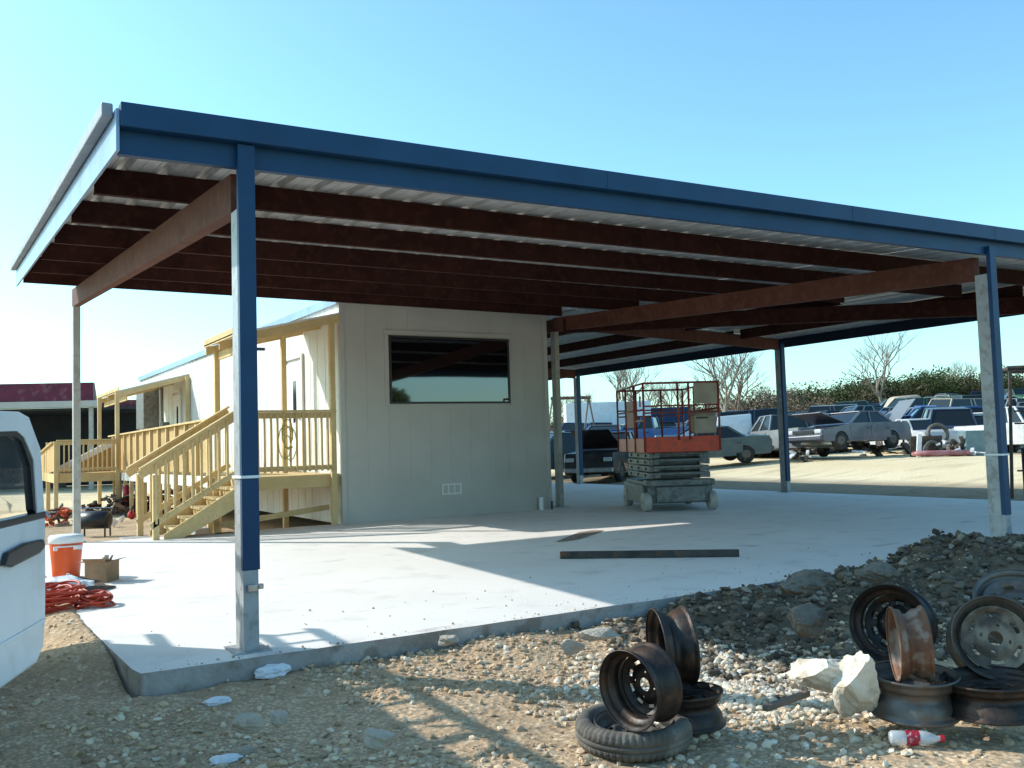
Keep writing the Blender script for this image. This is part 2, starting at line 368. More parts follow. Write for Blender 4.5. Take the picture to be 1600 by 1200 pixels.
# front beam + trim (blue)
def longx(name,x0,x1,y0,y1,za,zc,mt,**k):
    m=MB(); n=2; a=[];
    xsn=[x0,8.5,x1]
    for i in range(2):
        xa,xb=xsn[i],xsn[i+1]; 
        m.hexa([(xa,y0,zb(xa,0)+za),(xb,y0,zb(xb,0)+za),(xb,y1,zb(xb,0)+za),(xa,y1,zb(xa,0)+za),(xa,y0,zb(xa,0)+zc),(xb,y0,zb(xb,0)+zc),(xb,y1,zb(xb,0)+zc),(xa,y1,zb(xa,0)+zc)])
    return m.build(name,mt,can,**k)
longx('front_beam',-.74,14.86,.055,.11,0,.27,M['blue'])
longx('front_trim',-.74,14.9,-.045,.052,.155,.31,M['blue'],bevel=.004)
for xl in (3.05,6.1,9.15,12.2):
    z_=zb(xl,0); B(((xl,-.0475,z_+.157),(xl+.03,-.0452,z_+.308))).build('trim_lap',M['blue'],can)
# left rake fascia: from (−.76,0) to (−.76,9.45)
m=MB(); ya,yb=-.02,9.45; za,zc=zb(-.75,0),zb(-.75,9.05)
m.hexa([(-.765,ya,za),(-.765,yb,zc),(-.745,yb,zc),(-.745,ya,za),(-.765,ya,za+.27),(-.765,yb,zc+.27),(-.745,yb,zc+.27),(-.745,ya,za+.27)])
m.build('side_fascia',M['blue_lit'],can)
m=MB()
m.hexa([(-.84,ya+.08,za+.235),(-.84,yb,zc+.235),(-.77,yb,zc+.235),(-.77,ya+.08,za+.235),(-.84,ya+.08,za+.325),(-.84,yb,zc+.325),(-.77,yb,zc+.325),(-.77,ya+.08,za+.325)])
m.build('rake_trim',M['raketrim'],can,bevel=.01)
if 0: m=MB(); m.hexa([(-.74,9.40,zb(-.74,9.4)),(4.1,9.40,zb(4.1,9.4)),(4.1,9.42,zb(4.1,9.4)),(-.74,9.42,zb(-.74,9.4)),(-.74,9.40,zb(-.74,9.4)+.27),(4.1,9.40,zb(4.1,9.4)+.27),(4.1,9.42,zb(4.1,9.4)+.27),(-.74,9.42,zb(-.74,9.4)+.27)])

# eave at far right
for ya,yb in ((-.02,24.4),):
    m=MB(); za,zc=zb(14.8,ya),zb(14.8,yb); 
    m.hexa([(14.80,ya,za),(14.80,yb,zc),(14.86,yb,zc),(14.80+.06,ya,za),(14.80,ya,za+.27),(14.80,yb,zc+.27),(14.86,yb,zc+.27),(14.86,ya,za+.27)])
    m.build('eave_beam',M['blue_shade'],can)
# ribbed roofing
def roofing(x0,x1,y0,y1,ny_,name):
    rib=.305; prof=[]; x=x0
    while x<x1-1e-6:
        for dx,dz in ((0,0),(.06,0),(.064,.006),(.068,0),(.16,0),(.164,.006),(.168,0),(.200,0),(.222,.046),(.268,.046),(.290,0)):
            if x+dx<=x1: prof.append((x+dx,dz))
        x+=rib
    prof.append((x1,0)); yy=[y0+(y1-y0)*i/ny_ for i in range(ny_+1)]
    vs=[];n=len(prof)
    for yv in yy:
        for px,dz in prof: vs.append((px,yv,zb(px,yv)+PD+.004+dz))
    fs=[(i*n+j,i*n+j+1,(i+1)*n+j+1,(i+1)*n+j) for i in range(ny_) for j in range(n-1)]
    m=MB(); m.add(vs,fs); return m.build(name,M['galv'],can)
roofing(-.745,8.6,.05,9.08,6,'roof_sheet'); roofing(8.605,14.8,.05,9.2,18,'roof_sheet'); roofing(8.3,14.8,9.205,24.4,4,'roof_sheet')
# ------------------------------------------------------------------ office trailer
TX0,TX1,TY0,TY1,TZ=4.13,8.38,9.08,28.2,3.86
tr=thing('office_trailer',(0,0,0),'long white office trailer with dark front window behind the canopy','trailer')
m=MB(); m.cur=0
# end wall with vertical grooves
x=TX0+.09; 
while x<TX1-.09:
    x2=min(x+.404,TX1-.085)
    m.box((x+.001,TY0+.004,.72),(x2-.001,TY0+.05,TZ-.02)); m.box((x+.0,TY0+.008,.02),(x2-.0008,TY0+.05,.712)); x=x2
m.box((TX0+.02,TY0+.011,.0),(TX1-.02,TY0+.06,TZ-.01))
m.build('end_wall',M['endside'],tr)
for a_ in (TX0,TX1-.085): B(((a_,TY0-.02,-.02),(a_+.085,TY0+.06,TZ))).build('corner_trim',M['endside'],tr,bevel=.004)
m=MB(); m.box((TX0,TY0+.061,.0),(TX1,TY1,TZ-.03))
y=TY0+.3
while y<TY1: m.box((TX0-.006,y,.0),(TX0,y+.03,TZ-.1)); y+=.4
m.build('side_wall',M['white_side'],tr)
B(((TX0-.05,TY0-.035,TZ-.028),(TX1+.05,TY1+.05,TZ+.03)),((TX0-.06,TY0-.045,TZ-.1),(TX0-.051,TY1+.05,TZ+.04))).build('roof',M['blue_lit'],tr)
w=B(((5.05,TY0-.03,2.04),(5.085,TY0+.01,3.25)),((7.475,TY0-.03,2.04),(7.51,TY0+.01,3.25)),((5.085,TY0-.03,2.04),(7.475,TY0+.01,2.075)),((5.085,TY0-.03,3.215),(7.475,TY0+.01,3.25))).build('window',M['black'],tr,bevel=.004)
pm=MB(); pm.hexa([(5.085,TY0-.014,2.075),(7.475,TY0-.014,2.075),(7.475,TY0-.008,2.075),(5.085,TY0-.008,2.075),(5.085,TY0-.009,3.215),(7.475,TY0-.009,3.215),(7.475,TY0-.003,3.215),(5.085,TY0-.003,3.215)]); pm.build('pane',M['tint'],w)
B(((4.96,TY0-.014,3.262),(7.60,TY0-.001,3.35)),((4.96,TY0-.014,1.99),(5.04,TY0-.001,3.26)),((7.52,TY0-.014,1.99),(7.60,TY0-.001,3.26))).build('window_trim',M['endside'],tr,bevel=.003)
m=MB(); m.box((6.02,TY0-.018,.395),(6.42,TY0-.002,.59)); v=m.build('skirt_vent',M['white_side'],tr)
m=MB(); 
for i in range(3): m.box((6.05+i*.12,TY0-.021,.42),(6.05+i*.12+.095,TY0-.0185,.565))
m.build('vent_slot',M['endside'],v)
m=MB(); m.tube([(8.08,8.98,0),(8.08,8.98,.24)],.045,12); m.build('drain_pipe',M['whiteplastic'],tr)
m=MB(); m.tube([(8.3,8.95,0),(8.3,8.95,.16)],.02,8); m.build('pipe_stub',M['black'],tr)
# side doors, AC box, conduit on the lit long wall
for (dy,) in ((11.0,),(21.6,)):
    d=B(((TX0-.035,dy,.88),(TX0-.008,dy+.95,2.95))).build('door',M['whiteplastic'],tr,bevel=.004)
    B(((TX0-.05,dy-.07,.86),(TX0-.007,dy-.002,3.02)),((TX0-.05,dy+.952,.86),(TX0-.007,dy+1.02,3.02)),((TX0-.05,dy-.07,3.022),(TX0-.007,dy+1.02,3.09))).build('frame',M['white_side'],d)
    B(((TX0-.075,dy+.1,1.85),(TX0-.036,dy+.16,1.98))).build('handle',M['chrome'],d)
    B(((TX0-.039,dy+.3,1.8),(TX0-.0355,dy+.5,2.6))).build('door_pane',M['carglass'],d)
B(((TX0-.46,24.9,2.05),(TX0-.008,26.2,3.4))).build('air_conditioner',M['liftgrey'],tr,bevel=.02)
m=MB(); m.tube([(TX0-.05,24.2,.5),(TX0-.05,24.2,3.3),(TX0-.05,24.9,3.3)],.04,8); m.build('conduit',M['liftgrey'],tr)
B(((TX0-.2,23.3,1.6),(TX0-.008,23.7,2.2))).build('meter_box',M['liftgrey'],tr,bevel=.01)
# ------------------------------------------------------------------ near porch with stairs
W=M['wood']
def porch(name,label,x0,x1,y0,y1,fz,roofx0,rz_lo,rz_hi,rail_top,front=True):
    P=thing(name,(x0,y0,g1(x0,y0)),label,'porch')
    off=Vector(P.location)
    def bld(m,nm,mt=W,par=P,bev=.004):
        o=m.build(nm,mt,par,bevel=bev)
        o.data.transform(Matrix.Translation(-off)) if par==P else o.data.transform(Matrix.Translation(-off))
        return o
    m=MB(); n=int((y1-y0)/.145)
    for i in range(n): m.box((x0+.04,y0+.045+i*.145,fz-.038),(x1-.01,y0+.045+i*.145+.139,fz))
    bld(m,'deck')
    m=MB(); m.box((x0,y0,fz-.21),(x1,y0+.04,fz)); m.box((x0,y1-.04,fz-.21),(x1,y1,fz)); m.box((x0,y0+.041,fz-.21),(x0+.038,y1-.041,fz-.04))
    for i in range(1,4): xx=x0+(x1-x0)*i/4; m.box((xx,y0+.041,fz-.2),(xx+.038,y1-.041,fz-.04))
    bld(m,'joist_frame')
    return P,bld
fz=.86
P1,b1=porch('entry_porch','near yellow pine porch with shed roof and steep stairs by the trailer corner',2.46,4.12,9.14,10.75,fz,1.9,3.05,3.6,1.93)
# posts
def pst(bld,x,y,z0,z1,s=.09,nm='post'):
    m=MB(); m.box((x,y,z0),(x+s,y+s,z1)); return bld(m,nm)
pst(b1,2.44,9.045,-.2,3.08); pst(b1,3.95,9.045,-.2,3.55); pst(b1,2.44,10.76,-.2,3.08); pst(b1,3.65,10.76,-.2,3.45)
# roof
def shed(bld,xl,xh,ya,yb,zl,zh):
    m=MB(); m.hexa([(xl,ya,zl),(xh,ya,zh),(xh,yb,zh),(xl,yb,zl),(xl,ya,zl+.03),(xh,ya,zh+.03),(xh,yb,zh+.03),(xl,yb,zl+.03)]); bld(m,'roof',M['white_side'])
    m=MB(); m.hexa([(xl,ya-.002,zl-.02),(xl+.02,ya-.002,zl-.02),(xl+.02,yb,zl-.02),(xl,yb,zl-.02),(xl,ya-.002,zl+.12),(xl+.02,ya-.002,zl+.12),(xl+.02,yb,zl+.12),(xl,yb,zl+.12)]); 
    for yy in (ya,ya+(yb-ya)*.5,yb-.04):
        m.hexa([(xl+.03,yy,zl-.14),(xh,yy,zh-.14),(xh,yy+.04,zh-.14),(xl+.03,yy+.04,zl-.14),(xl+.03,yy,zl-.003),(xh,yy,zh-.003),(xh,yy+.04,zh-.003),(xl+.03,yy+.04,zl-.003)])
    bld(m,'roof_rafter')
    m=MB(); s=(zh-zl)/(xh-xl); z=zl+s*.2-.29; m.box((xl+.2,ya+.05,z),(xl+.24,yb-.05,z+.14)); bld(m,'roof_beam')
shed(b1,2.30,4.12,9.0,10.95,3.16,3.58)
# front rail
def rail(bld,p,q,zt,zbm,n,skip=False,cap=True):
    p=Vector(p);q=Vector(q)
    m=MB(); m.bar(p+Vector((0,0,zt)),q+Vector((0,0,zt)),.038,.10); bld(m,'rail')
    if cap:
        m=MB(); m.bar(p+Vector((0,0,zt+.07)),q+Vector((0,0,zt+.07)),.11,.032); bld(m,'rail_cap')
    m=MB(); m.bar(p+Vector((0,0,zbm)),q+Vector((0,0,zbm)),.038,.08); bld(m,'bottom_rail')
    for i in range(n):
        t=(i+.5)/n; c=p.lerp(q,t); d=(q-p).normalized(); o=Vector((d.y,-d.x,0))*.04
        m=MB(); m.box((c.x+o.x-.017,c.y+o.y-.017,c.z+zbm-.06),(c.x+o.x+.017,c.y+o.y+.017,c.z+zt+.03)); bld(m,'baluster')
rail(b1,(2.54,9.09,fz),(4.05,9.09,fz),1.0,.12,14)
# stairs going down to -X
m=MB(); run=1.10; n=5; xs0=2.11; X0=xs0-run-.12; rise=fz/(n+0.)
for s,(ya) in enumerate((8.92,9.98)):
    pass
def stair(bld,x_top,x_bot,ya,yb,ztop,zbot,n):
    rise=(ztop-zbot)/n; go=(x_top-x_bot)/n
    for k in range(1,n):
        m=MB(); xx=x_top-go*k; z=ztop-rise*k; m.box((xx-.03,ya+.045,z-.04),(xx+go+.005,yb-.045,z)); bld(m,'tread',W)
        m=MB(); m.box((xx,ya+.045,z-rise),(xx+.02,yb-.045,z-.041)); bld(m,'riser',M['woodp'])
    for yy in (ya,yb-.04):
        m=MB(); m.prism([(x_top,ztop-.02),(x_bot-.02,zbot+rise*.6),(x_bot-.02,zbot),(x_bot+.22,zbot),(x_top,ztop-.36)],yy,yy+.04); bld(m,'stringer',W)
ysa,ysb=8.78,9.92
stair(b1,2.47,1.2,ysa,ysb,fz,-.02,6)
for yy,dx in ((ysa-.05,0),(ysb-.04,-.03)):
    pst(b1,1.02+dx,yy,-.19 if yy>9.3 else 0,.97,.09,'newel_post')
    m=MB(); p=Vector((.84,yy+.045,.98)); q=Vector((2.46,yy+.045,1.96)); m.bar(p,q,.04,.13); m.bar(p+Vector((0,0,.085)),q+Vector((0,0,.085)),.13,.035); b1(m,'stair_rail')
    m=MB(); m.bar((.98,yy+.02,.20),(2.46,yy+.02,1.07),.04,.09); b1(m,'bottom_rail')
    for i in range(11):
        t=.14+i*.082; x=.84+1.62*t; z1=.98+.98*t; z0=z1-.88
        m=MB(); m.box((x-.017,yy-.02,z0),(x+.017,yy+.014,z1+.02)); b1(m,'baluster')
# footing post below the stairs
pst(b1,2.12,9.6,-.2,.65,.09,'post'); 
for q_ in (((2.02,9.0,-.28),(2.30,9.3,.0)),((.72,ysa+.4,-.25),(1.16,9.95,-.015)),((2.05,10.65,-.25),(2.3,10.95,-.02))): b1(B(q_),'footing',M['concblock'],bev=.02)
m=MB(); m.bar((2.2,9.5,.1),(4.05,9.5,.28),.04,.09); b1(m,'brace')
# coiled cord on railing
m=MB(); pts=[]
for i in range(60):
    t=i/60*2*math.pi*5; k_=.75+.3*math.sin(i*.41); pts.append((3.18+.12*k_*math.cos(t)+.035*math.sin(i*.23),9.03-.0006*i,1.45+.30*k_*math.sin(t)+.06*math.sin(i*.17)))
m.smooth=True; m.tube(pts,.009,5); tag(m.build('hanging_cord',M['yellowcord']),'yellow cord looped over the near porch railing','cord')
# walkway with solid panels
P2,b2=porch('walkway','raised pine walkway with solid panelled side running along the trailer','0',4.12,0,0,0,0,0,0,0) if False else (None,None)
P2=thing('walkway',(2.35,10.9,-.2),'raised pine walkway with solid panelled side linking the two trailer porches','walkway')
def b2(m,nm,mt=W,bev=.004):
    o=m.build(nm,mt,P2,bevel=bev); o.data.transform(Matrix.Translation(-Vector(P2.location))); return o
y0,y1=10.86,22.4
m=MB(); y=y0
while y<y1-.1: m.box((2.45,y,fz-.04),(4.11,y+.139,fz)); y+=.145
b2(m,'deck')
m=MB(); m.box((2.33,y0,fz-.2),(2.37,y1,fz+.0)); b2(m,'joist_frame',M['white_side'])
k=0; y=y0
while y<y1-.2:
    y2=min(y+.9,y1)
    m=MB(); m.box((2.38,y+.09,fz+.06),(2.395,y2,1.84)); b2(m,'side_panel',M['woodp'])
    m=MB(); m.box((2.32,y,-.2),(2.41,y+.088,1.84)); b2(m,'post'); y=y2
m=MB(); m.box((2.29,y0,1.842),(2.45,y1,1.88)); b2(m,'rail_cap'); P2.rotation_euler=(R(-.35),0,0)
# far porch
P3=thing('far_porch',(.45,17.2,-.3),'far pine porch with low shed roof and ramp rail beyond the walkway','porch')
def b3(m,nm,mt=W,bev=.004):
    o=m.build(nm,mt,P3,bevel=bev); o.data.transform(Matrix.Translation(-Vector(P3.location))); return o
m=MB(); y=17.2
while y<19.3: m.box((.5,y,.79),(3.8,y+.139,.83)); y+=.145
b3(m,'deck')
b3(B(((.48,17.16,.6),(3.8,17.2,.83)),((.44,17.2,.6),(.48,21,.83))),'joist_frame')
rail(b3,(.5,17.12,.83),(1.98,17.12,.83),.78,.1,13)
for (x,y,t) in ((.44,17.1,1.66),(1.9,17.1,2.95),(.44,19.2,1.66),(1.9,20.4,2.95),(.2,20,1.5),(3.7,17.12,3.35)): 
    m=MB(); m.box((x,y,-.3),(x+.1,y+.1,t)); b3(m,'post')
m=MB(); m.hexa([(.45,17.3,.9),(.45,21.5,.7),(.47,21.5,.7),(.47,17.3,.9),(.45,17.3,1.6),(.45,21.5,1.3),(.47,21.5,1.3),(.47,17.3,1.6)]); b3(m,'side_panel',M['woodp'])
m=MB(); m.bar((.46,17.3,1.64),(.46,21.5,1.34),.14,.035); b3(m,'rail_cap')
m=MB(); m.prism([(.75,.83),(2.0,1.62),(2.0,.83)],18.6,18.63); b3(m,'side_panel',M['woodp'])
m=MB(); m.bar((.7,18.58,.92),(2.0,18.58,1.58),.16,.16); b3(m,'rail_cap',M['white_side'])
shed(b3,2.0,3.82,17.3,21.4,2.95,3.42)
for x in (.5,1.95): b3(B(((x-.14,17.0,-.42),(x+.2,17.3,-.16))),'footing',M['concblock'],bev=.02)
P3.location=(P3.location.x+.3,P3.location.y+3.3,P3.location.z)
# ------------------------------------------------------------------ red-roofed shop building far left
bd=thing('shop_building',(-6,38.5,g1(-6,38.5)),'long open shop building with maroon metal roof band at far left','building')
bd.rotation_euler=(0,0,R(-22))
z0=.0
def lb(m,nm,mt,par=bd,bev=0): return m.build(nm,mt,par,bevel=bev)
m=MB(); m.hexa([(-14,0,3.55),(10.2,0,3.55),(10.2,.6,3.55),(-14,.6,3.55),(-14,.35,4.3),(10.1,.35,4.3),(10.1,.6,4.3),(-14,.6,4.3)]); lb(m,'roof_band',M['redroof'])
lb(B(((-14,-.1,3.3),(10.4,.5,3.549))),'eave_trim',M['endside'])
lb(B(((10.25,1,3.3),(13,1.4,3.6))),'low_roof_band',M['redroof']); lb(B(((10.4,.9,3.2),(13,1.5,3.299))),'low_eave_trim',M['endside'])
lb(B(((-14,6,0),(13,6.2,3.3)),((-14,.6,3.2),(13,6,3.3))),'back_wall',M['darkin'])
for x in (-13,-8,-3,2,6.2,10): lb(B(((x,.1,0),(x+.15,.25,3.3))),'post',M['beige_steel'])
lb(B(((-14,3,0),(-3,3.1,1.4)),((-1,4,0),(8,4.1,.9))),'partition',M['junkdark'])
m=MB()
for (x,y,w_,h) in ((-2,-.5,1.4,.8),(.5,1,1.8,1.1),(3.5,.2,1.2,.6),(7.5,.5,1.6,.9),(-5,-1,1.6,.7)):
    m.box((x,y,0),(x+w_,y+.8,h))
# ------------------------------------------------------------------ wheels & tyres (foreground)
def rim_mesh(par,R0=.195,W_=.165,mt=None,disc=.05,holes=9,mt2=None):
    mt=mt or M['rim']
    m=MB(); m.smooth=True
    s=R0/.195; w=W_/.165
    prof=[(0,.197),(.003,.201),(.009,.199),(.014,.188),(.032,.184),(.043,.182),(.052,.163),(.058,.157),(.082,.157),(.092,.165),(.112,.180),(.140,.185),(.150,.188),(.156,.199),(.162,.201),(.165,.197)]
    m.lathe([(z*w,r*s) for z,r in prof],64); b=m.build('rim_barrel',mt,par,solid=.006)
    # disc with hand holes and lug holes
    m=MB(); m.smooth=True; seg=holes*8
    rr=[.157,.150,.140,.122,.104,.094,.085,.070,.060,.052,.040,.034]; zz=[.0,.004,.012,.020,.024,.022,.014,.006,.004,.004,.006,.006]
    vs=[];n=len(rr)
    for j in range(seg):
        t=2*math.pi*j/seg
        for i in range(n): vs.append((rr[i]*s*math.cos(t),rr[i]*s*math.sin(t),disc+zz[i]))
    fs=[]
    for j in range(seg):
        for i in range(n-1):
            if i==3 and (j%8) in (2,3,4,5): continue
            if i==7 and (j%(seg//4))in(1,2): continue
            fs.append((j*n+i,((j+1)%seg)*n+i,((j+1)%seg)*n+i+1,j*n+i+1))
    m.add(vs,fs); m.build('wheel_disc',mt2 or mt,par,solid=.005)
def wheel_thing(loc,rot,label,mt=None,R0=.195,W_=.165,disc=.05,holes=9,mt2=None):
    o=thing('scrap_rim',loc,label,'wheel rim','bare steel wheels piled on the gravel'); o.rotation_euler=rot
    rim_mesh(o,R0,W_,mt,disc,holes,mt2); return o
def aim(axis_dir,spin=0):
    return Vector(axis_dir).to_track_quat('Z','Y').to_euler()
gg=lambda x,y:g1(x,y)
toC=Vector((-math.sin(R(YAW)),-math.cos(R(YAW)),0)); rtv=Vector((math.cos(R(YAW)),-math.sin(R(YAW)),0))
# flat tyre with wheel inside
tc_=(1.25,-2.46); tz=gg(*tc_)
t=thing('tyre',(tc_[0],tc_[1],tz+.0),'worn narrow tyre lying flat on the gravel under a leaning steel wheel','tyre')
m=MB(); m.smooth=True
prof=[(.028,.205),(.012,.215),(.004,.235),(.008,.262),(.020,.277),(.032,.284),(.050,.287),(.052,.281),(.057,.281),(.059,.288),(.078,.289),(.080,.283),(.085,.283),(.087,.288),(.106,.286),(.122,.279),(.134,.265),(.139,.238),(.132,.216),(.116,.205),(.112,.200),(.10,.215),(.07,.225),(.045,.215),(.032,.200)]
m.lathe([(z,r) for z,r in prof],216,True,mod=lambda i,j: (-.010 if (j%4==0 and i in(2,3,4,5,14,15,16,17)) else 0))
m.build('tread',M['rubber'],t)
rim_mesh(t,.19,.12,M['rimgrey'],.05)
t.rotation_euler=(R(2),R(-2),0)
cx,cy=tc_
top=tz+.14
def C2(lat,dep,z): return Vector((CAM[0],CAM[1],0))+rtv*lat+(-toC)*dep+Vector((0,0,z))
def px3(u,v,t):   # helper used only for initial placement of world positions
    y,p,r=R(31.099),R(3.456),R(-1.703)
    fw=Vector((math.sin(y)*math.cos(p),math.cos(y)*math.cos(p),math.sin(p))); rt=Vector((math.cos(y),-math.sin(y),0)); up=rt.cross(fw)
    r2=rt*math.cos(r)+up*math.sin(r); u2=-rt*math.sin(r)+up*math.cos(r)
    return Vector(CAM)+(fw+r2*(u-800)/1477-u2*(v-600)/1477)*t
def wheel_px(u,v,t,axis_,label,**k):
    c=px3(u,v,t); W_=k.get('W_',.165); ax=Vector(axis_).normalized(); loc=c-ax*W_/2
    return wheel_thing(loc,aim(ax),label,**k)
ax=lambda r,f,u:(rtv*r-toC*f*1.0+Vector((0,0,u)))   # right, forward(away), up
# open (deep) side faces +Z end far from the disc: disc sits near z=0 end; so z- end is the face side
wheel_px(1000,1072,4.5,ax(.77,.64,.06),'dark steel wheel leaning upright on the flat tyre, open face towards the camera',disc=.115,R0=.182,W_=.175)
wheel_px(1050,1010,4.85,ax(.97,.12,.05),'black steel wheel standing on edge behind the wheel that leans on the tyre',disc=.1,R0=.192)
wheel_px(1078,1105,4.75,ax(.05,0,-1),'rusty steel wheel lying flat on the gravel just behind the flat tyre',disc=.03,mt=M['rim'],R0=.165)
wheel_px(1428,1082,4.72,ax(.0,.06,-1),'grey steel wheel lying open side up beside the limestone block',disc=.09,mt=M['rimgrey'],R0=.205,W_=.20)
wheel_px(1421,1006,4.72,ax(.97,-.2,.04),'rust-orange steel wheel standing on edge inside the grey wheel',disc=.05,mt=M['rimrust'],R0=.178,W_=.15)
wheel_px(1395,975,5.25,ax(.6,.8,-.2),'dark wide steel wheel leaning back against the dirt mound',disc=.14,R0=.205,W_=.19)
wheel_px(1552,1000,4.9,ax(.25,.93,-.35),'steel wheel with bright lug plate leaning on the right-hand pile',disc=.03,mt=M['rimbrown'],R0=.205,W_=.18,holes=6,mt2=M['hubbeige'])
wheel_px(1552,1085,4.6,ax(.05,.0,-1),'dark steel wheel lying flat at the bottom of the right-hand pile',disc=.05,R0=.225,W_=.16)
wheel_px(1590,950,5.3,ax(.2,.55,-.8),'grey steel wheel lying tilted at the back of the right-hand pile',disc=.03,mt=M['rimgrey'],R0=.22,W_=.16,holes=7)
# ------------------------------------------------------------------ rocks
def rock(name,loc,size,label,cat,mt,seed,rot=(0,0,0),sub=3,jag=.35,group=None):
    import bmesh
    bm=bmesh.new(); bmesh.ops.create_icosphere(bm,subdivisions=sub,radius=.5)
    rs=np.random.RandomState(seed); planes=[(Vector(rs.normal(size=3)).normalized(),rs.uniform(.26,.42)) for _ in range(11)]
    for v in bm.verts:
        for n_,d_ in planes:
            k=v.co.dot(n_)-d_
            if k>0: v.co-=n_*k
        p=v.co*6; q=v.co*17; v.co*=1+jag*.35*(float(noiseg(p.x+p.z*1.3,p.y-p.z,seed))-.5)+jag*.22*(float(noiseg(q.x+q.z*1.7,q.y-q.z*.8,seed+5))-.5)
    for v in bm.verts: v.co=Vector((v.co.x*size[0],v.co.y*size[1],v.co.z*size[2]))*1.3
    me=bpy.data.meshes.new(name); bm.to_mesh(me); bm.free(); me.materials.append(mt)
    o=bpy.data.objects.new(name,me); COL.objects.link(o); o.location=loc; o.rotation_euler=rot
    return tag(o,label,cat,group)
def rpx(u,v,t,size,label,mt=M['stone'],seed=1,rot=(0,0,0),nm='rock',jag=.6):
    return rock(nm,px3(u,v,t),size,label,'rock',mt,seed,rot,4,jag)
rpx(1285,1053,4.85,(.30,.26,.16),'pale limestone block lying left of the upright block by the wheels',M['lime'],11,(0,.12,.3),'limestone_block',.55)
rpx(1340,1064,4.72,(.20,.20,.33),'pale limestone block standing upright against the grey steel wheel',M['lime'],12,(.1,-.2,.5),'limestone_block',.55)
rpx(592,1156,4.35,(.15,.12,.10),'lone tan rock on the gravel at the bottom of the picture',M['stone'],13)
rpx(935,992,5.9,(.26,.14,.06),'flat pale rock beside the blue plastic at the slab edge',M['stone'],14)
rpx(893,1010,5.8,(.12,.10,.08),'small round pale rock below the flat rock at the slab edge',M['stone'],15)
rpx(383,1132,4.5,(.14,.10,.08),'brown rock in shade below the front post',M['stone'],16)
rpx(437,1123,4.6,(.09,.08,.07),'small pale rock beside the brown rock below the front post',M['stone'],17)
rpx(1262,905,6.6,(.42,.22,.16),'large dirt-stained rock where the mound meets the slab',M['darkstone'],18)
rpx(1375,895,6.6,(.30,.22,.15),'grey rock on the crest of the dirt mound',M['darkstone'],19)
rpx(1265,968,5.8,(.24,.18,.15),'dark rock halfway down the dirt mound',M['darkstone'],20)
rpx(700,1000,5.7,(.12,.10,.06),'small tan rock against the slab side',M['stone'],21)
m=MB(); a=px3(1195,1107,4.6); b_=px3(1262,1083,4.85); m.bar(a,b_,.035,.03); tag(m.build('wood_stake',M['bark'],bevel=.006),'weathered wooden stake lying on the gravel left of the limestone block','stake')
# ------------------------------------------------------------------ loose gravel (stuff)
phi=(1+5**.5)/2
ico=np.array([(-1,phi,0),(1,phi,0),(-1,-phi,0),(1,-phi,0),(0,-1,phi),(0,1,phi),(0,-1,-phi),(0,1,-phi),(phi,0,-1),(phi,0,1),(-phi,0,-1),(-phi,0,1)])/1.9
icf=np.array([(0,11,5),(0,5,1),(0,1,7),(0,7,10),(0,10,11),(1,5,9),(5,11,4),(11,10,2),(10,7,6),(7,1,8),(3,9,4),(3,4,2),(3,2,6),(3,6,8),(3,8,9),(4,9,5),(2,4,11),(6,2,10),(8,6,7),(9,8,1)])
def gravel(name,n,xr,yr,smin,smax,cols,dens=None,label='',seed=1,power=2.6):
    rs=np.random.RandomState(seed)
    X=rs.uniform(*xr,n*3); Y=rs.uniform(*yr,n*3)
    keep=~((X>-.8)&(X<14.7)&(Y>-.17)&(Y<24.3))
    if dens is not None: keep&=rs.uniform(size=len(X))<dens(X,Y)
    X=X[keep][:n];Y=Y[keep][:n]; n=len(X)
    S=smin+(smax-smin)*rs.uniform(size=n)**power
    Z=gz(X,Y)+S*.12
    ang=rs.uniform(0,6.28,n); ti=rs.normal(0,.4,n)
    P=ico[None]*(1+rs.uniform(-.28,.28,(n,12,1)))
    sc3=np.stack([rs.uniform(.7,1.3,n),rs.uniform(.6,1.1,n),rs.uniform(.4,.8,n)],-1)*S[:,None]*.5
    P=P*sc3[:,None,:]
    c,s=np.cos(ti)[:,None],np.sin(ti)[:,None]; y_=P[:,:,1]*c-P[:,:,2]*s; z_=P[:,:,1]*s+P[:,:,2]*c
    c,s=np.cos(ang)[:,None],np.sin(ang)[:,None]; x_=P[:,:,0]*c-y_*s; y2=P[:,:,0]*s+y_*c
    V=np.stack([x_+X[:,None],y2+Y[:,None],z_+Z[:,None]],-1).reshape(-1,3)
    F=(icf[None]+np.arange(n)[:,None,None]*12).reshape(-1,3)
    cols=np.array(cols); ci=rs.randint(0,len(cols),n); C=cols[ci]*rs.uniform(.75,1.15,(n,1))
    A=np.ones((n,12,4)); A[:,:,:3]=C[:,None,:]
    o=npmesh(name,V,F,M['pebble'],False,A.reshape(-1,4),'tone'); o['kind']='stuff'; tag(o,label,'gravel'); return o
tanc=[(.66,.49,.32),(.60,.44,.28),(.72,.57,.40),(.50,.36,.22),(.64,.47,.30),(.76,.65,.49),(.40,.28,.17),(.56,.40,.25)]
gravel('gravel',42000,(-3.2,6.5),(-5.0,-.1),.006,.06,tanc,lambda X,Y:(.10+.9*sst(.35,.65,noiseg(X*1.3,Y*1.3,21)))*(1-.88*sst(2.5,3.3,X)*sst(-2.0,-1.2,Y)),'loose tan gravel scattered over the ground in front of the slab',3,7)
gravel('white_gravel',8000,(1.3,4.2),(-3.6,-.9),.008,.07,[(.74,.65,.50),(.66,.55,.40),(.62,.49,.34),(.76,.69,.57)],lambda X,Y:np.exp(-((X-2.35)**2/.5+(Y+1.9)**2/.5))*(1-.8*sst(2.9,3.5,X)*sst(-1.9,-1.3,Y)),'coarse whitish gravel spread between the two piles of wheels',4)
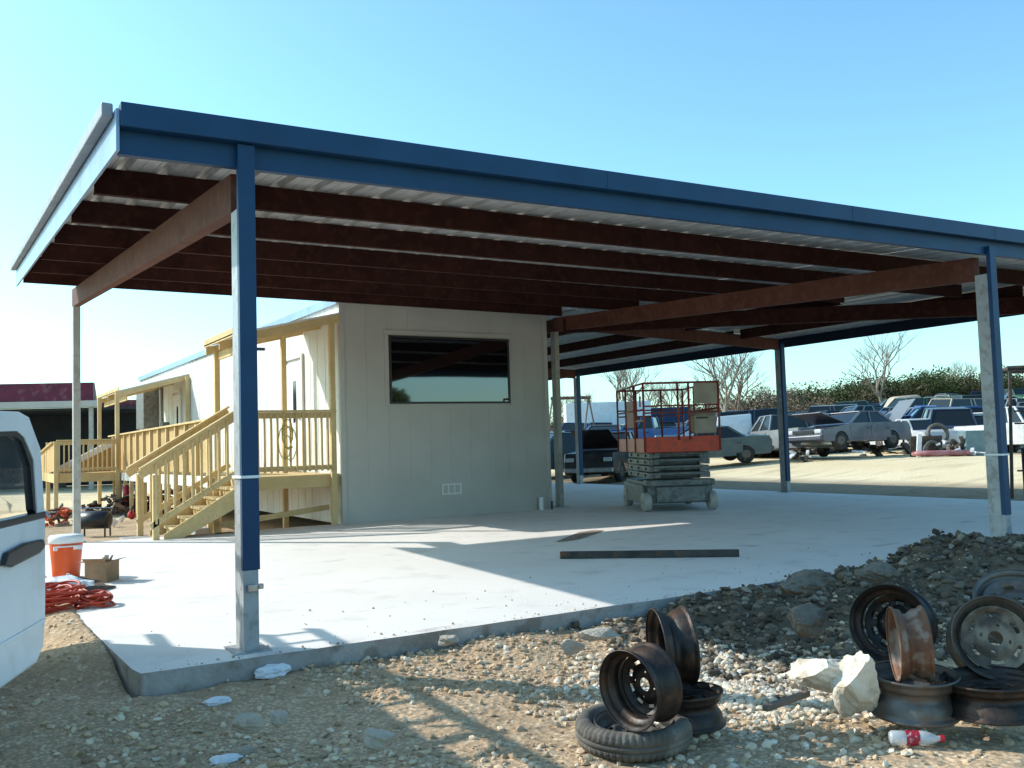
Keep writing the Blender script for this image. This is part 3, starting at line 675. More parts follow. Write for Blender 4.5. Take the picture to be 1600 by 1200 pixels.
gravel('mound_stones',26000,(2.4,9.5),(-2.3,-.17),.008,.10,[(.17,.13,.09),(.12,.092,.064),(.21,.165,.118),(.15,.115,.08),(.32,.27,.21),(.09,.07,.05),(.18,.14,.10)],None,'earth clods and stones covering the dirt mound along the slab',5,7)
gravel('yard_gravel',9000,(-4,4),(-.1,17),.01,.05,tanc,lambda X,Y:.6*(X<-.7)+1.0*((Y>9.2)&(X<2.1)),'loose gravel beside the slab and below the porch',6)
def crumbs(name,n,xr,yr,label,seed):
    rs=np.random.RandomState(seed); X=rs.uniform(*xr,n); Y=yr[0]+(yr[1]-yr[0])*rs.uniform(size=n)**4; S=.004+.018*rs.uniform(size=n)**5
    P=ico[None]*(1+rs.uniform(-.28,.28,(n,12,1)))*S[:,None,None]*.5
    V=(P+np.stack([X,Y,S*.2],-1)[:,None,:]).reshape(-1,3); F=(icf[None]+np.arange(n)[:,None,None]*12).reshape(-1,3)
    c=np.array(tanc)[rs.randint(0,len(tanc),n)]*.8; A=np.ones((n,12,4)); A[:,:,:3]=c[:,None,:]
    o=npmesh(name,V,F,M['pebble'],False,A.reshape(-1,4),'tone'); tag(o,label,'gravel',kind='stuff')
crumbs('slab_grit',700,(-.6,8),(-.13,1.6),'grit and small stones scattered over the front edge of the slab',8)
# small weeds at the slab edge? left bare as in the photograph
# ------------------------------------------------------------------ litter
def crumple(name,loc,size,label,mt,seed,cat='litter'):
    import bmesh
    bm=bmesh.new(); bmesh.ops.create_icosphere(bm,subdivisions=3,radius=.5)
    for v in bm.verts:
        p=v.co*5; k=float(noiseg(p.x+seed,p.y+p.z*1.7,seed)); k2=float(noiseg(p.x*2.3-p.z*2,p.y*2.3+seed,seed+3))
        v.co*=.75+.45*k+.35*(k2-.5)
    for v in bm.verts: v.co=Vector((v.co.x*size[0],v.co.y*size[1],max(v.co.z,-.25)*size[2]))
    me=bpy.data.meshes.new(name); bm.to_mesh(me); bm.free(); me.materials.append(mt)
    o=bpy.data.objects.new(name,me); COL.objects.link(o); o.location=loc; return tag(o,label,cat)
def onz(u,v,z=-.2):
    a=px3(u,v,1)-Vector(CAM); t=(z-CAM[2])/a.z; return Vector(CAM)+a*t
def lit(u,v,size,label,mt,seed,nm='plastic_bag',z=-.2):
    p=onz(u,v,z)
    if z<0: p.z=g1(p.x,p.y)
    return crumple(nm,p+Vector((0,0,size[2]*.2)),size,label,mt,seed)
lit(425,1076,(.24,.13,.10),'crumpled white plastic bag on the gravel below the front post',M['bag'],3)
lit(898,992,(.24,.12,.08),'torn bright blue plastic lying against the slab side',M['cyanbag'],5,'plastic_scrap')
lit(340,1112,(.16,.10,.05),'small white paper scrap in the shade below the slab corner',M['bag'],7,'paper_scrap')
lit(352,1190,(.15,.09,.05),'flattened white wrapper on the gravel at the bottom edge',M['bag'],9,'paper_scrap')
lit(385,1180,(.10,.08,.05),'small tan crumpled wrapper next to the flattened white wrapper',M['card'],10,'paper_scrap')
lit(92,925,(.62,.55,.22),'large white plastic sack slumped at the foot of the orange cooler',M['bag'],12,z=0)
# bottle
p=onz(1432,1172); p.z=g1(p.x,p.y)+.045
bo=thing('plastic_bottle',p,'clear plastic bottle with a red label lying on the gravel at lower right','bottle')
bo.rotation_euler=(0,R(90),R(-YAW-8))
bx=MB(); bx.smooth=True; bx.lathe([(-.12,.001),(-.12,.026),(-.11,.034),(-.05,.034),(-.045,.031),(.0,.031),(.005,.034),(.04,.034),(.07,.026),(.095,.013),(.11,.013)],24); bx.build('body',glassmat('clear_plastic',(.75,.78,.78),.1,.55),bo)
bx=MB(); bx.smooth=True; bx.lathe([(-.049,.0355),(.012,.0355)],24); bx.build('bottle_label',mat('red_label',(.42,.015,.04),(.3,.01,.03),20,.5,c3=(.7,.6,.6),s3=40,f3=.7),bo)
bx=MB(); bx.lathe([(.108,.001),(.108,.016),(.128,.016),(.128,.001)],20); bx.build('cap',M['tail'],bo)
# ------------------------------------------------------------------ cooler, box, cords
p=Vector((-.54,5.03,0)); ck=thing('drink_cooler',p,'round orange drink cooler with white lid on the slab','cooler')
m=MB(); m.smooth=True; m.lathe([(0,.001),(0,.125),(.01,.135),(.12,.143),(.36,.165),(.375,.165)],40); m.build('body',M['orange'],ck)
m=MB(); m.smooth=True; m.lathe([(.376,.17),(.385,.178),(.43,.178),(.455,.165),(.462,.10),(.462,.001)],40); m.build('lid',M['whiteplastic'],ck)
m=MB(); m.box((.05,-.185,.31),(.14,-.15,.34)); m.box((-.14,-.185,.31),(-.10,-.15,.34)); m.box((-.14,-.19,.34),(.14,-.17,.355)); m.build('handle',M['whiteplastic'],ck,bevel=.004)
m=MB(); m.tube([(.0,-.14,.05),(.0,-.17,.05)],.018,10); m.build('spigot',M['whiteplastic'],ck)
p=Vector((-.26,4.45,0)); bxo=thing('cardboard_box',p,'open brown cardboard box full of scraps beside the orange cooler','box'); bxo.rotation_euler=(0,0,R(-38)); bxo.scale=(.8,.8,.85)
m=MB(); s=.15; h=.24
for a,b in (((-s,-s,0),(s,-s+.006,h)),((-s,s-.006,0),(s,s,h)),((-s,-s+.007,0),(-s+.006,s-.007,h)),((s-.006,-s+.007,0),(s,s-.007,h)),((-s+.007,-s+.007,0),(s-.007,s-.007,.006))): m.box(a,b)
m.build('body',M['box'],bxo)
m=MB(); m.hexa([(-s,-s,h),(s,-s,h),(s,-s-.07,h+.05),(-s,-s-.07,h+.05),(-s,-s,h+.004),(s,-s,h+.004),(s,-s-.07,h+.054),(-s,-s-.07,h+.054)]); 
m.hexa([(s,-s,h),(s,s,h),(s+.1,s,h+.03),(s+.1,-s,h+.03),(s,-s,h+.004),(s,s,h+.004),(s+.1,s,h+.034),(s+.1,-s,h+.034)])
m.hexa([(-s,-s,h),(-s,s,h),(-s-.11,s,h+.0),(-s-.11,-s,h+.0),(-s,-s,h+.004),(-s,s,h+.004),(-s-.11,s,h+.004),(-s-.11,-s,h+.004)]); m.build('flap',M['box'],bxo)
m=MB()
for i in range(9): a=random.uniform(0,6.28); m.bar((random.uniform(-.1,.1),random.uniform(-.1,.1),.1),(random.uniform(-.13,.13),random.uniform(-.13,.13),random.uniform(.27,.34)),.05,.012)
m.build('scraps',M['card'],bxo)
for i,(u,v,l) in enumerate(((135,917,'dark scrap sheet lying on the slab left of the cardboard box'),(150,922,'thin dark tray lying on the slab in front of the cardboard box'))):
    q=onz(u,v,0); m=MB(); m.hexa([(-.16,-.1,.004),(.16,-.1,.004),(.16,.1,.004),(-.16,.1,.004),(-.16,-.1,.02+.05*i),(.16,-.1,.02),(.16,.1,.03),(-.16,.1,.03+.1*(1-i))])
    tag(m.build('scrap_sheet',M['junkdark'],loc=q,rot=(0,0,i*.7)),l,'scrap')
def coil(name,c,rx,ry,h,turns,rad,mt,label,seed,n=420):
    rs=np.random.RandomState(seed); pts=[]; t=0
    ph=rs.uniform(0,6,6)
    for i in range(n):
        t=i/n*turns*2*math.pi; k=.72+.22*math.sin(t*.37+ph[0])+.1*math.sin(t*.91+ph[1])
        pts.append((c[0]+rx*k*math.cos(t+.2*math.sin(t*.3)),c[1]+ry*k*math.sin(t),c[2]+rad+h*(.45+.35*math.sin(t*.53+ph[2])+.2*math.sin(t*1.31+ph[3]))*(1.15-k*.5)))
    m=MB(); m.smooth=True; m.tube(pts,rad,6); return tag(m.build(name,mt),label,'cord')
q=onz(108,948,-.1)
coil('cord_pile',(-.86,3.05,-.05),.36,.46,.26,17,.012,M['cord'],'tangled pile of red-orange extension cord at the slab edge beside the white vehicle',1)
coil('cord_coil',(-.55,2.78,.0),.16,.18,.13,9,.012,M['cord'],'small loose coil of red-orange cord at the right end of the cord pile',2,220)
# black steel bar on the slab
m=MB(); a=Vector((4.22,2.60,.04)); b_=Vector((5.72,1.36,.04)); m.bar(a,b_,.08,.075); tag(m.build('steel_bar',M['junkdark'],bevel=.006),'long black steel tube lying on the slab in the shade','bar')
def stain(pts,label,col):
    m=MB(); m.add([(x,y,.0045) for x,y in pts],[tuple(range(len(pts)))]); o=m.build('oil_stain',col); return tag(o,label,'stain')
M['stain']=mat('dried_mud_stain',(.17,.12,.09),(.3,.24,.2),9,.9)
def pz(l): return [(lambda q:(q.x,q.y))(onz(u,v,0)) for u,v in l]
stain(pz([(868,847),(885,840),(905,832),(925,829),(944,829),(930,835),(905,843),(885,846)]),'dark brown mud smear on the slab left of the steel tube',M['stain'])
# ------------------------------------------------------------------ scissor lift
LP=px3(1055,800,15.3); LP.z=0
lf=thing('scissor_lift',(9.5,6.62,0),'orange scissor lift with folded grey base parked under the canopy','scissor lift'); lf.rotation_euler=(0,0,R(-YAW+4)); lf.scale=(1.14,1.1,1.0)
# local: +y away from camera, x right
LG,LR,LD=M['liftgrey'],M['liftred'],M['liftdark']
w=.50; l0,l1=-.05,2.0
m=MB(); m.box((-w,l0+.12,.14),(w,l1-.1,.52)); m.build('chassis',LG,lf,bevel=.02)
m=MB(); m.box((-w-.06,l0+.25,.12),(-w-.002,l1-.2,.46)); m.box((w+.002,l0+.25,.12),(w+.06,l1-.2,.46)); m.build('side_tray',LG,lf,bevel=.015)
m=MB(); m.box((-w+.12,l0+.02,.16),(w-.12,l0+.118,.44)); m.build('front_panel',LG,lf,bevel=.02)
m=MB(); m.box((-w-.04,l0+.0,.45),(w+.04,l0+.3,.56)); m.build('bumper',LG,lf,bevel=.02)
for x in (-w-.02,w+.02):
    for y in (l0+.17,l1-.35):
        wh=MB(); wh.smooth=True; wh.lathe([(-.065,.03),(-.065,.11),(-.06,.125),(-.06,.155),(-.045,.17),(.045,.17),(.06,.155),(.06,.125),(.065,.11),(.065,.03)],32)
        o=wh.build('wheel',M['beige_steel'],lf,loc=(x,y,.17),rot=(0,R(90),0))
for k in range(4):
    z=.585+k*.118; c=.012*(k%2)
    for s in (-1,1):
        m=MB(); m.box((s*(w-.02-c),l0+.05+c,z),(s*(w-.09-c),l1-.2-c,z+.100)); o=m.build('scissor_arm',LG,lf,bevel=.01)
        mm=MB(); 
        for yy in (.3,.9,1.5): mm.tube([(s*(w-.02-c),yy,z+.05),(s*(w+.0-c),yy,z+.05)],.022,10)
        mm.build('pivot_pin',M['black'],o)
    m=MB(); m.tube([(-w+.1,l0+.1,z+.05),(w-.1,l0+.1,z+.05)],.032 if k%2 else .02,10); m.build('cross_tube',LG,lf)
    if k%2==0:
        m=MB(); m.box((-w+.14,l0+.12,z+.0),(w-.14,l0+.16,z+.085)); m.build('cross_plate',M['black'],lf)
    m=MB(); m.box((-w+.10,l0+.02,z+.062),(w-.10,l0+.075,z+.104)); m.build('cross_bar',LG,lf,bevel=.008)
    for s in (-1,1):
        m=MB(); m.box((s*(w-.085),l0+.03,z+.004),(s*(w-.19),l0+.10,z+.096)); m.build('arm_end_plate',LG,lf,bevel=.012)
m=MB(); m.box((-w+.13,l0+.25,.565),(w-.13,l1-.5,1.04)); m.build('lift_core',M['black'],lf)
pz0=1.06; PW=.585; pa,pb=-.25,2.05
m=MB(); m.box((-PW+.02,pa+.02,pz0),(PW-.02,pb-.02,pz0+.04)); m.build('platform_deck',LD,lf)
m=MB(); m.box((-PW,pa,pz0-.01),(PW,pa+.02,pz0+.26)); m.build('front_toe_board',LR,lf,bevel=.004)
m=MB(); m.box((-PW,pa+.021,pz0-.01),(-PW+.02,pb-.021,pz0+.24)); m.box((PW-.02,pa+.021,pz0-.01),(PW,pb-.021,pz0+.24)); m.box((-PW,pb-.02,pz0-.01),(PW,pb,pz0+.24)); m.build('toe_board',LR,lf,bevel=.004)
zt=2.26
def rl(a,b,r=.017,nm='guard_rail',mt=LD): m=MB(); m.smooth=True; m.tube([a,b],r,8); return m.build(nm,mt,lf)
for z in (zt,1.86,1.74): 
    rl((-PW,pa,z),(PW,pa,z),.019 if z==zt else .014)
    rl((-PW,pb,z),(PW,pb,z),.019 if z==zt else .014)
for x in (-PW,PW):
    for z in (zt,1.80): rl((x,pa,z),(x,pb,z))
    for y in (pa,pa+.75,pa+1.5,pb): rl((x,y,pz0),(x,y,zt),.017,'rail_post')
for x in (-.05,.12): rl((x,pa,pz0+.2),(x,pa,zt-.02),.017,'rail_post')
for x in (-.25,.2): rl((x,pb,pz0+.2),(x,pb,zt),.017,'rail_post')
m=MB(); m.box((.20,pa-.012,1.88),(PW-.02,pa-.004,2.24)); m.build('board_panel',M['card'],lf)
m=MB(); m.box((.2,pa+.05,1.36),(PW-.03,pa+.35,1.68)); m.hexa([(.2,pa+.05,1.681),(PW-.03,pa+.05,1.681),(PW-.03,pa+.35,1.681),(.2,pa+.35,1.681),(.24,pa+.1,1.74),(PW-.07,pa+.1,1.74),(PW-.07,pa+.3,1.74),(.24,pa+.3,1.74)]); m.build('control_box',M['card'],lf,bevel=.015)
m=MB(); m.box((.24,pa+.03,1.62),(.42,pa+.048,1.65)); m.build('box_handle',M['black'],lf)
m=MB(); m.box((-PW-.01,pa+.1,1.60),(-PW+.03,pa+.6,1.63)); m.build('tool_shelf',M['wood'],lf)
B(((-PW-.005,pa+.25,1.86),(-PW+.01,pa+.32,2.05))).build('latch_plate',LD,lf); B(((-PW-.005,pa+.7,1.5),(-PW+.01,pa+1.4,2.0))).build('gate_panel',LD,lf)
# ------------------------------------------------------------------ cars
TY=M['tyre_far']
def car_proto(kind):
    root=bpy.data.objects.new('scrap_'+kind,None); COL.objects.link(root)
    # local x forward, y left, z up; ground 0
    Lh={'sedan':2.3,'pickup':2.65,'van':2.35,'hatchback':1.95}[kind]; Wd=.86
    wf,wr={'sedan':(1.4,-1.3),'pickup':(1.75,-1.6),'van':(1.5,-1.35),'hatchback':(1.25,-1.15)}[kind]
    def arch(cx,r=.36,n=7): return [(cx-r*math.cos(math.pi*i/(n-1)),.30+r*math.sin(math.pi*i/(n-1))) for i in range(n)]
    belt={'sedan':.93,'pickup':1.05,'van':1.05,'hatchback':.95}[kind]
    zb0=.30
    low=[(-Lh,zb0+.12)]+[( -Lh+.1,zb0)]+arch(wr)+arch(wf)+[(Lh-.1,zb0),(Lh,zb0+.12)]
    if kind=='sedan': top=[(Lh-.02,.62),(Lh-.12,.72),(1.0,.90),(.9,belt),(-1.35,belt+.03),(-1.5,.98),(-Lh+.08,.93),(-Lh,.75)]
    elif kind=='hatchback': top=[(Lh-.02,.62),(Lh-.12,.74),(.95,.93),(.85,belt),(-1.75,belt+.05),(-Lh,.95)]
    elif kind=='van': top=[(Lh-.02,.72),(Lh-.12,.88),(1.35,1.02),(1.25,belt),(-Lh+.03,belt),(-Lh,.95)]
    else: top=[(Lh-.02,.72),(Lh-.08,.98),(1.05,1.04),(.95,belt),(-.55,belt),(-.6,1.02),(-Lh,1.02)]
    poly=low+top
    cs=[(Wd-.07,0.),(Wd,.0)]
    m=MB()
    # inset shell: side faces + rounded edge by two loops
    n=len(poly); cxm=0; czm=.65
    loops=[]
    for (yy,k) in ((-Wd,.985),(-Wd+.05,1.0),(Wd-.05,1.0),(Wd,.985)):
        loops.append([(x_*k,yy*(1-.06*max(0,(z_-.75))),czm+(z_-czm)*k) for x_,z_ in poly])
    vs=[p for lp in loops for p in lp]; fs=[tuple(range(n)),tuple(range(4*n-1,3*n-1,-1))]
    for a in range(3):
        for i in range(n): fs.append((a*n+i,(a+1)*n+i,(a+1)*n+(i+1)%n,a*n+(i+1)%n))
    m.add(vs,fs); body=m.build('body',M['paint'],root)
    dx={'sedan':(.92,-.15,-1.2),'hatchback':(.85,-.35,None),'van':(1.05,-.05,-1.0),'pickup':(.95,-.35,None)}[kind]
    for s in (-1,1):
        for a_,b_ in ((dx[0],dx[1]),)+(((dx[1],dx[2]),) if dx[2] else ()):
            m=MB(); m.box((b_+.02,s*(Wd-.012),.40),(a_-.02,s*(Wd+.008),belt-.10)); dd_=m.build('door',M['paint'],root,bevel=.004)
            B(((b_+.08,s*(Wd+.009),belt-.2),(b_+.22,s*(Wd+.025),belt-.16))).build('handle',M['black'],dd_)
    # greenhouse
    gh={'sedan':(.88,.15,-.75,-1.35,1.36),'hatchback':(.85,.15,-1.25,-1.72,1.40),'van':(1.22,.65,-1.95,-2.28,1.68),'pickup':(.93,.35,-.45,-.55,1.62)}[kind]
    x0,x1,x2,x3,zt=gh; yb,yt=Wd-.05,Wd-.20
    m=MB(); m.hexa([(x3,-yb,belt),(x0,-yb,belt),(x0,yb,belt),(x3,yb,belt),(x2,-yt,zt-.04),(x1,-yt,zt-.04),(x1,yt,zt-.04),(x2,yt,zt-.04)]); m.build('windows',M['carglass'],root)
    m=MB(); m.box((x2-.03,-yt-.02,zt-.045),(x1+.03,yt+.02,zt)); m.build('roof',M['paint'],root,bevel=.02)
    for s in (-1,1):
        m=MB()
        for (xa,xb) in ((x0,x1),((x0+x3)/2+.05,(x1+x2)/2+.03),(x3,x2)):
            m.bar((xa,s*(yb+.004),belt-.02),(xb,s*(yt+.004),zt-.03),.07,.05,up=(0,1,0))
        if kind=='van': m.bar(((x0+x3)*.25-.5,s*(yb+.004),belt),((x1+x2)*.25-.5,s*(yt+.004),zt-.03),.06,.05,up=(0,1,0))
        for q_ in range(len(m.v)//8):
            m2=MB(); m2.add(m.v[q_*8:q_*8+8],[(3,2,1,0),(4,5,6,7),(0,1,5,4),(1,2,6,5),(2,3,7,6),(3,0,4,7)]); m2.build('pillar',M['paint'],root)
    if kind=='pickup':
        m=MB(); m.box((-Lh+.06,-Wd+.08,1.02),(-.66,Wd-.08,1.024)); m.build('bed_floor',M['junkdark'],root)
    for s in (-1,1):
        for cx_ in (wf,wr):
            t=MB(); t.smooth=True; t.lathe([(-.10,.2),(-.10,.29),(-.07,.32),(.07,.32),(.10,.29),(.10,.2)],20)
            o=t.build('wheel',TY,root,loc=(cx_,s*(Wd-.11),.32),rot=(R(90),0,0))
            t=MB(); t.smooth=True; t.lathe([(-.09,.001),(-.085,.1),(-.1,.19),(.1,.19),(.085,.1),(.09,.001)],16); t.build('hubcap',M['rimbrown'],o)
        hz=.66 if kind in('sedan','hatchback') else .78
        m=MB(); m.box((Lh-.1,s*.50,hz-.07),(Lh+.012,s*.78,hz+.06)); m.build('headlight',M['head'],root,bevel=.02)
        m=MB(); m.box((-Lh-.012,s*.56,hz-.02),(-Lh+.1,s*.80,hz+.15)); m.build('taillight',M['tail'],root,bevel=.02)
    m=MB(); m.box((Lh-.15,-.82,.36),(Lh+.07,.82,.52)); m.build('bumper',M['chrome'] if kind=='pickup' else M['paint'],root,bevel=.03)
    m=MB(); m.box((-Lh-.07,-.82,.38),(-Lh+.15,.82,.55)); m.build('bumper',M['chrome'] if kind=='pickup' else M['paint'],root,bevel=.03)
    m=MB(); m.box((Lh+.002,-.45,hz-.08),(Lh+.02,.45,hz+.04)); m.build('grille',M['black'],root)
    # bonnet hinged at the windscreen
    hx={'sedan':1.0,'hatchback':.95,'van':1.35,'pickup':1.05}[kind]; hzz={'sedan':.93,'hatchback':.955,'van':1.05,'pickup':1.07}[kind]
    hl=Lh-.12-hx
    m=MB(); m.hexa([(0,-.72,0),(hl,-.66,-.13 if kind!='pickup' else -.05),(hl,.66,-.13 if kind!='pickup' else -.05),(0,.72,0),(0,-.72,.03),(hl,-.66,-.10 if kind!='pickup' else -.02),(hl,.66,-.10 if kind!='pickup' else -.02),(0,.72,.03)])
    o=m.build('bonnet',M['paint'],root,loc=(hx,0,hzz),bevel=.01)
    return root
protos={k:car_proto(k) for k in('sedan','pickup','van','hatchback')}
used=set()
PC={'white':(.55,.55,.54),'silver':(.16,.165,.17),'dark blue':(.02,.04,.10),'black':(.015,.015,.018),'maroon':(.16,.012,.02),'teal':(.02,.07,.085),'light blue':(.10,.19,.24),'red':(.30,.02,.025),'grey':(.06,.065,.09),'green':(.02,.09,.05),'tan':(.40,.33,.24),'blue':(.03,.09,.24)}
def car(kind,u,v,t,head,col,label,bonnet=0,lift=0,group='scrap cars stored in the yard',nowheels=False):
    if kind in used: o=copy_tree(protos[kind])
    else: o=protos[kind]; used.add(kind)
    p=px3(u,v,t); o.location=(p.x,p.y,g1(p.x,p.y)+lift); o.rotation_euler=(random.uniform(-.05,.05),random.uniform(-.05,.05),R(head))
    tag(o,label,'car' if kind in('sedan','hatchback') else ('pickup truck' if kind=='pickup' else 'van'),group)
    for c in o.children:
        c.color=(*PC[col],1)
        if c.name.startswith('bonnet'): c.rotation_euler=(0,-R(bonnet),0)
    return o
# headings: world angle of car nose. screen-left = +rt reversed.
LFT=180-YAW; RGT=-YAW; TOW=-90-YAW; AWY=90-YAW
car('pickup',955,700,33,TOW-22,'black','black pickup with open bonnet and crushed nose seen left of the scissor lift',28)
car('sedan',1098,700,34,LFT+8,'teal','teal sedan with no bonnet nosed behind the scissor lift, tail to the right',0,.12)
car('pickup',1222,695,36,AWY+14,'silver','silver pickup tailgate first, half hidden by the far blue post',0)
car('sedan',1328,698,34,LFT+30,'grey','grey-blue sedan on stands with stripped nose and raised bonnet',24,.28)
car('sedan',1432,695,37,AWY+4,'white','white sedan with gaping black boot right of the grey-blue sedan',0)
car('van',1478,690,38,AWY-18,'dark blue','dark blue minivan with red tail lights behind the loose bumper',0,.1)
car('hatchback',1530,690,39,AWY-40,'light blue','light blue hatchback partly hidden by the right-hand canopy post',0)
car('pickup',1602,690,33,TOW+12,'white','white pickup facing the camera at the right edge',0)
car('sedan',1195,680,43,LFT,'dark blue','dark blue sedan behind the teal sedan, bonnet fully raised',62)
car('van',880,700,36,LFT+20,'teal','teal van glimpsed between the trailer and the narrow far post',0)
rows=[(43,0,0,'second',15,''),(50,0,0,'third',17,''),(58,0,0,'fourth',18,''),(67,0,0,'fifth',19,''),(78,0,0,'sixth',20,''),(90,0,0,'seventh',20,''),(104,0,0,'eighth',20,'')]
ordn=['first','second','third','fourth','fifth','sixth','seventh','eighth','ninth','tenth','eleventh','twelfth','thirteenth','fourteenth','fifteenth','sixteenth','seventeenth','eighteenth','nineteenth','twentieth']
cl=['white','silver','dark blue','black','black','maroon','teal','white','light blue','grey','grey','black','green','tan','silver','dark blue','blue','black']
for (t,_,_,rn,n,_) in rows:
    for i in range(n):
        u=875+(1640-875)*(i+.5)/n+random.uniform(-8,8); k=random.choice(['sedan','pickup','van','sedan','hatchback']); c_=random.choice(cl)
        bon=random.choice([0,0,0,0,0,50]); tt=t+random.uniform(-2,2)
        st=' with bonnet up' if bon else ''
        o=car(k,u,660,tt,random.choice([TOW,AWY,LFT,RGT])+random.uniform(-25,25),c_,f'{c_} {k}{st}, {ordn[i]} from left in {rn} row of scrap cars',bon,random.choice([0,.0,.25]))
# loose parts in front of the rows
def at(u,t): p=px3(u,700,t); return Vector((p.x,p.y,g1(p.x,p.y)))
q=at(1475,31.5); a=thing('loose_bumper',q,'pink-red car bumper shell lying on the pale yard in front of the minivan','bumper'); a.rotation_euler=(0,0,R(-YAW-4))
m=MB(); m.smooth=True; m.tube([(-.95,.25,.12),(-.85,.05,.14),(-.3,0,.13),(.3,0,.13),(.85,.05,.12),(.95,.3,.1)],[.06,.09,.10,.10,.09,.05],10); m.build('shell',mat('faded_pink_red',(.45,.22,.22),(.30,.09,.10),5,.5),a)
for i,(u,t,r_,l) in enumerate(((1446,32.5,.42,'dark boot lid panel standing up behind the left end of the bumper'),)):
    q=at(u,t); m=MB(); m.box((-.55,-.03,0),(.55,.03,.72)); tag(m.build('boot_lid',M['junkdark'],loc=q,rot=(.15,0,R(-YAW)),bevel=.03),l,'car panel')
q=at(1436,32.2); m=MB(); m.box((-.12,-.04,0),(.05,.04,.78)); tag(m.build('fender_panel',M['white'],loc=q,rot=(0,.1,R(-YAW)),bevel=.03),'white and red fender strip standing at the left end of the bumper','car panel')
for i,(u,v,t,l) in enumerate(((1465,678,32.6,'tyre leaning high on the junk behind the bumper'),(1458,705,32.3,'tyre standing behind the left half of the bumper'),(1490,703,32.3,'tyre standing behind the right half of the bumper'))):
    q=px3(u,v,t); m=MB(); m.smooth=True; m.lathe([(-.07,.28),(-.09,.34),(-.06,.38),(.06,.38),(.09,.34),(.07,.28)],28,True)
    tag(m.build('scrap_tyre',M['rubber'],loc=q,rot=(R(80),0,R(-YAW+20*i))),l,'tyre','scrap tyres in the yard')
q=px3(1146,662,37); m=MB(); m.hexa([(-.75,0,-.55),(.7,0,-.75),(.7,.06,-.75),(-.75,.06,-.55),(-.6,0,.3),(.72,0,.38),(.72,.06,.38),(-.6,.06,.3)])
tag(m.build('loose_bonnet',M['white'],loc=q,rot=(-.12,0,R(-YAW)),bevel=.04),'white bonnet panel propped upright behind the teal sedan','car panel')
q=at(1518,32); m=MB(); m.box((-.3,-.25,0),(.35,.3,.85)); tag(m.build('metal_cabinet',mat('faded_teal',(.16,.25,.27),(.12,.19,.2),4,.6),loc=q,rot=(0,0,R(-YAW)),bevel=.03),'faded teal metal cabinet beside the right-hand canopy post','cabinet')
for i,(u,t,l) in enumerate(((1502,32,'heap of white and dark engine parts at the right end of the bumper'),(1250,33,'low heap of scrap metal under the nose of the grey-blue sedan'))):
    q=at(u,t); m=MB()
    for k in range(26):
        a_=Vector((random.gauss(0,.28),random.gauss(0,.2),random.uniform(.03,.5))); d=Vector((random.gauss(0,1),random.gauss(0,1),random.gauss(0,.5))).normalized()*random.uniform(.1,.35)
        m.cur=random.choice([0,0,1]); m.bar(a_,a_+d,random.uniform(.04,.14),random.uniform(.03,.1))
    tag(m.build('scrap_heap',[M['junkdark'],M['white']],loc=q),l,'scrap heap',kind='stuff')
rj=random.Random(77)
for i in range(20):
    t=rj.uniform(35.5,47); u=880+(1600-880)*(i+.5)/20+rj.uniform(-10,10); q=px3(u,700,t); q.z=g1(q.x,q.y); m=MB()
    for k in range(30):
        a_=Vector((rj.gauss(0,.7),rj.gauss(0,.35),rj.uniform(.03,.75))); d=Vector((rj.gauss(0,1),rj.gauss(0,1),rj.gauss(0,.4))).normalized()*rj.uniform(.15,.7)
        m.cur=rj.choice([0,0,0,1,2,3]); m.bar(a_,a_+d,rj.uniform(.04,.3),rj.uniform(.03,.12))
    where='between the near cars' if t<40 else 'behind the near cars'
    tag(m.build('scrap_heap',[M['junkdark'],M['rimgrey'],M['rimbrown'],M['whiteplastic']],loc=q),f'low heap of stripped car parts {where}, {ordn[i]} parts heap from left','scrap heap','heaps of car parts in the yard',kind='stuff')
# swing-like A-frame, long white box trailer, blue container, white van in the distance
q=px3(893,668,52); af=thing('a_frame_stand',(q.x,q.y,g1(q.x,q.y)),'tall red-topped A-frame stand above the cars, left of the lift','stand'); af.rotation_euler=(0,0,R(-YAW))
m=MB(); zt=2.9+.3; m.tube([(-1.1,0,zt),(1.1,0,zt)],.09,8); m.build('top_beam',M['rimrust'],af)
for s in (-1,1):
    for d in (-1,1):
        m=MB(); m.tube([(s*1.0,0,zt),(s*1.0+.55*d,0.5*d,0)],.05,6); m.build('leg',M['bark'],af)
q=px3(945,668,62); m=MB(); m.box((-2.6,-1.2,.4),(2.9,1.2,3.4)); tag(m.build('box_trailer',M['white'],loc=(q.x,q.y,g1(q.x,q.y)-.2),rot=(0,0,R(-YAW)),bevel=.05),'white box trailer among the scrap cars left of the lift','trailer')
q=px3(1010,662,66); m=MB(); m.box((-3.6,-1.2,.1),(2.9,1.2,2.8)); 
for i in range(20): m.box((-3.5+i*.32,-1.24,.2),(-3.5+i*.32+.12,-1.2,2.7))
tag(m.build('shipping_container',M['blue'],loc=(q.x,q.y,g1(q.x,q.y)),rot=(0,0,R(-YAW))),'dark blue shipping container behind the scissor lift rails','container')
q=px3(1412,655,72); m=MB(); m.smooth=True
for i in range(1): m.hexa([(-1.7,-1.1,.3),(1.6,-1.1,.3),(1.6,1.1,.3),(-1.7,1.1,.3),(-.8,-.8,1.9),(1.1,-.8,2.0),(1.1,.8,2.0),(-.8,.8,1.9)])
tag(m.build('boat_cover',M['card'],loc=(q.x,q.y,g1(q.x,q.y)+.1),rot=(0,0,R(-YAW)),bevel=.25),'pale tarpaulin-covered hull rising above the cars behind the grey-blue sedan','boat')
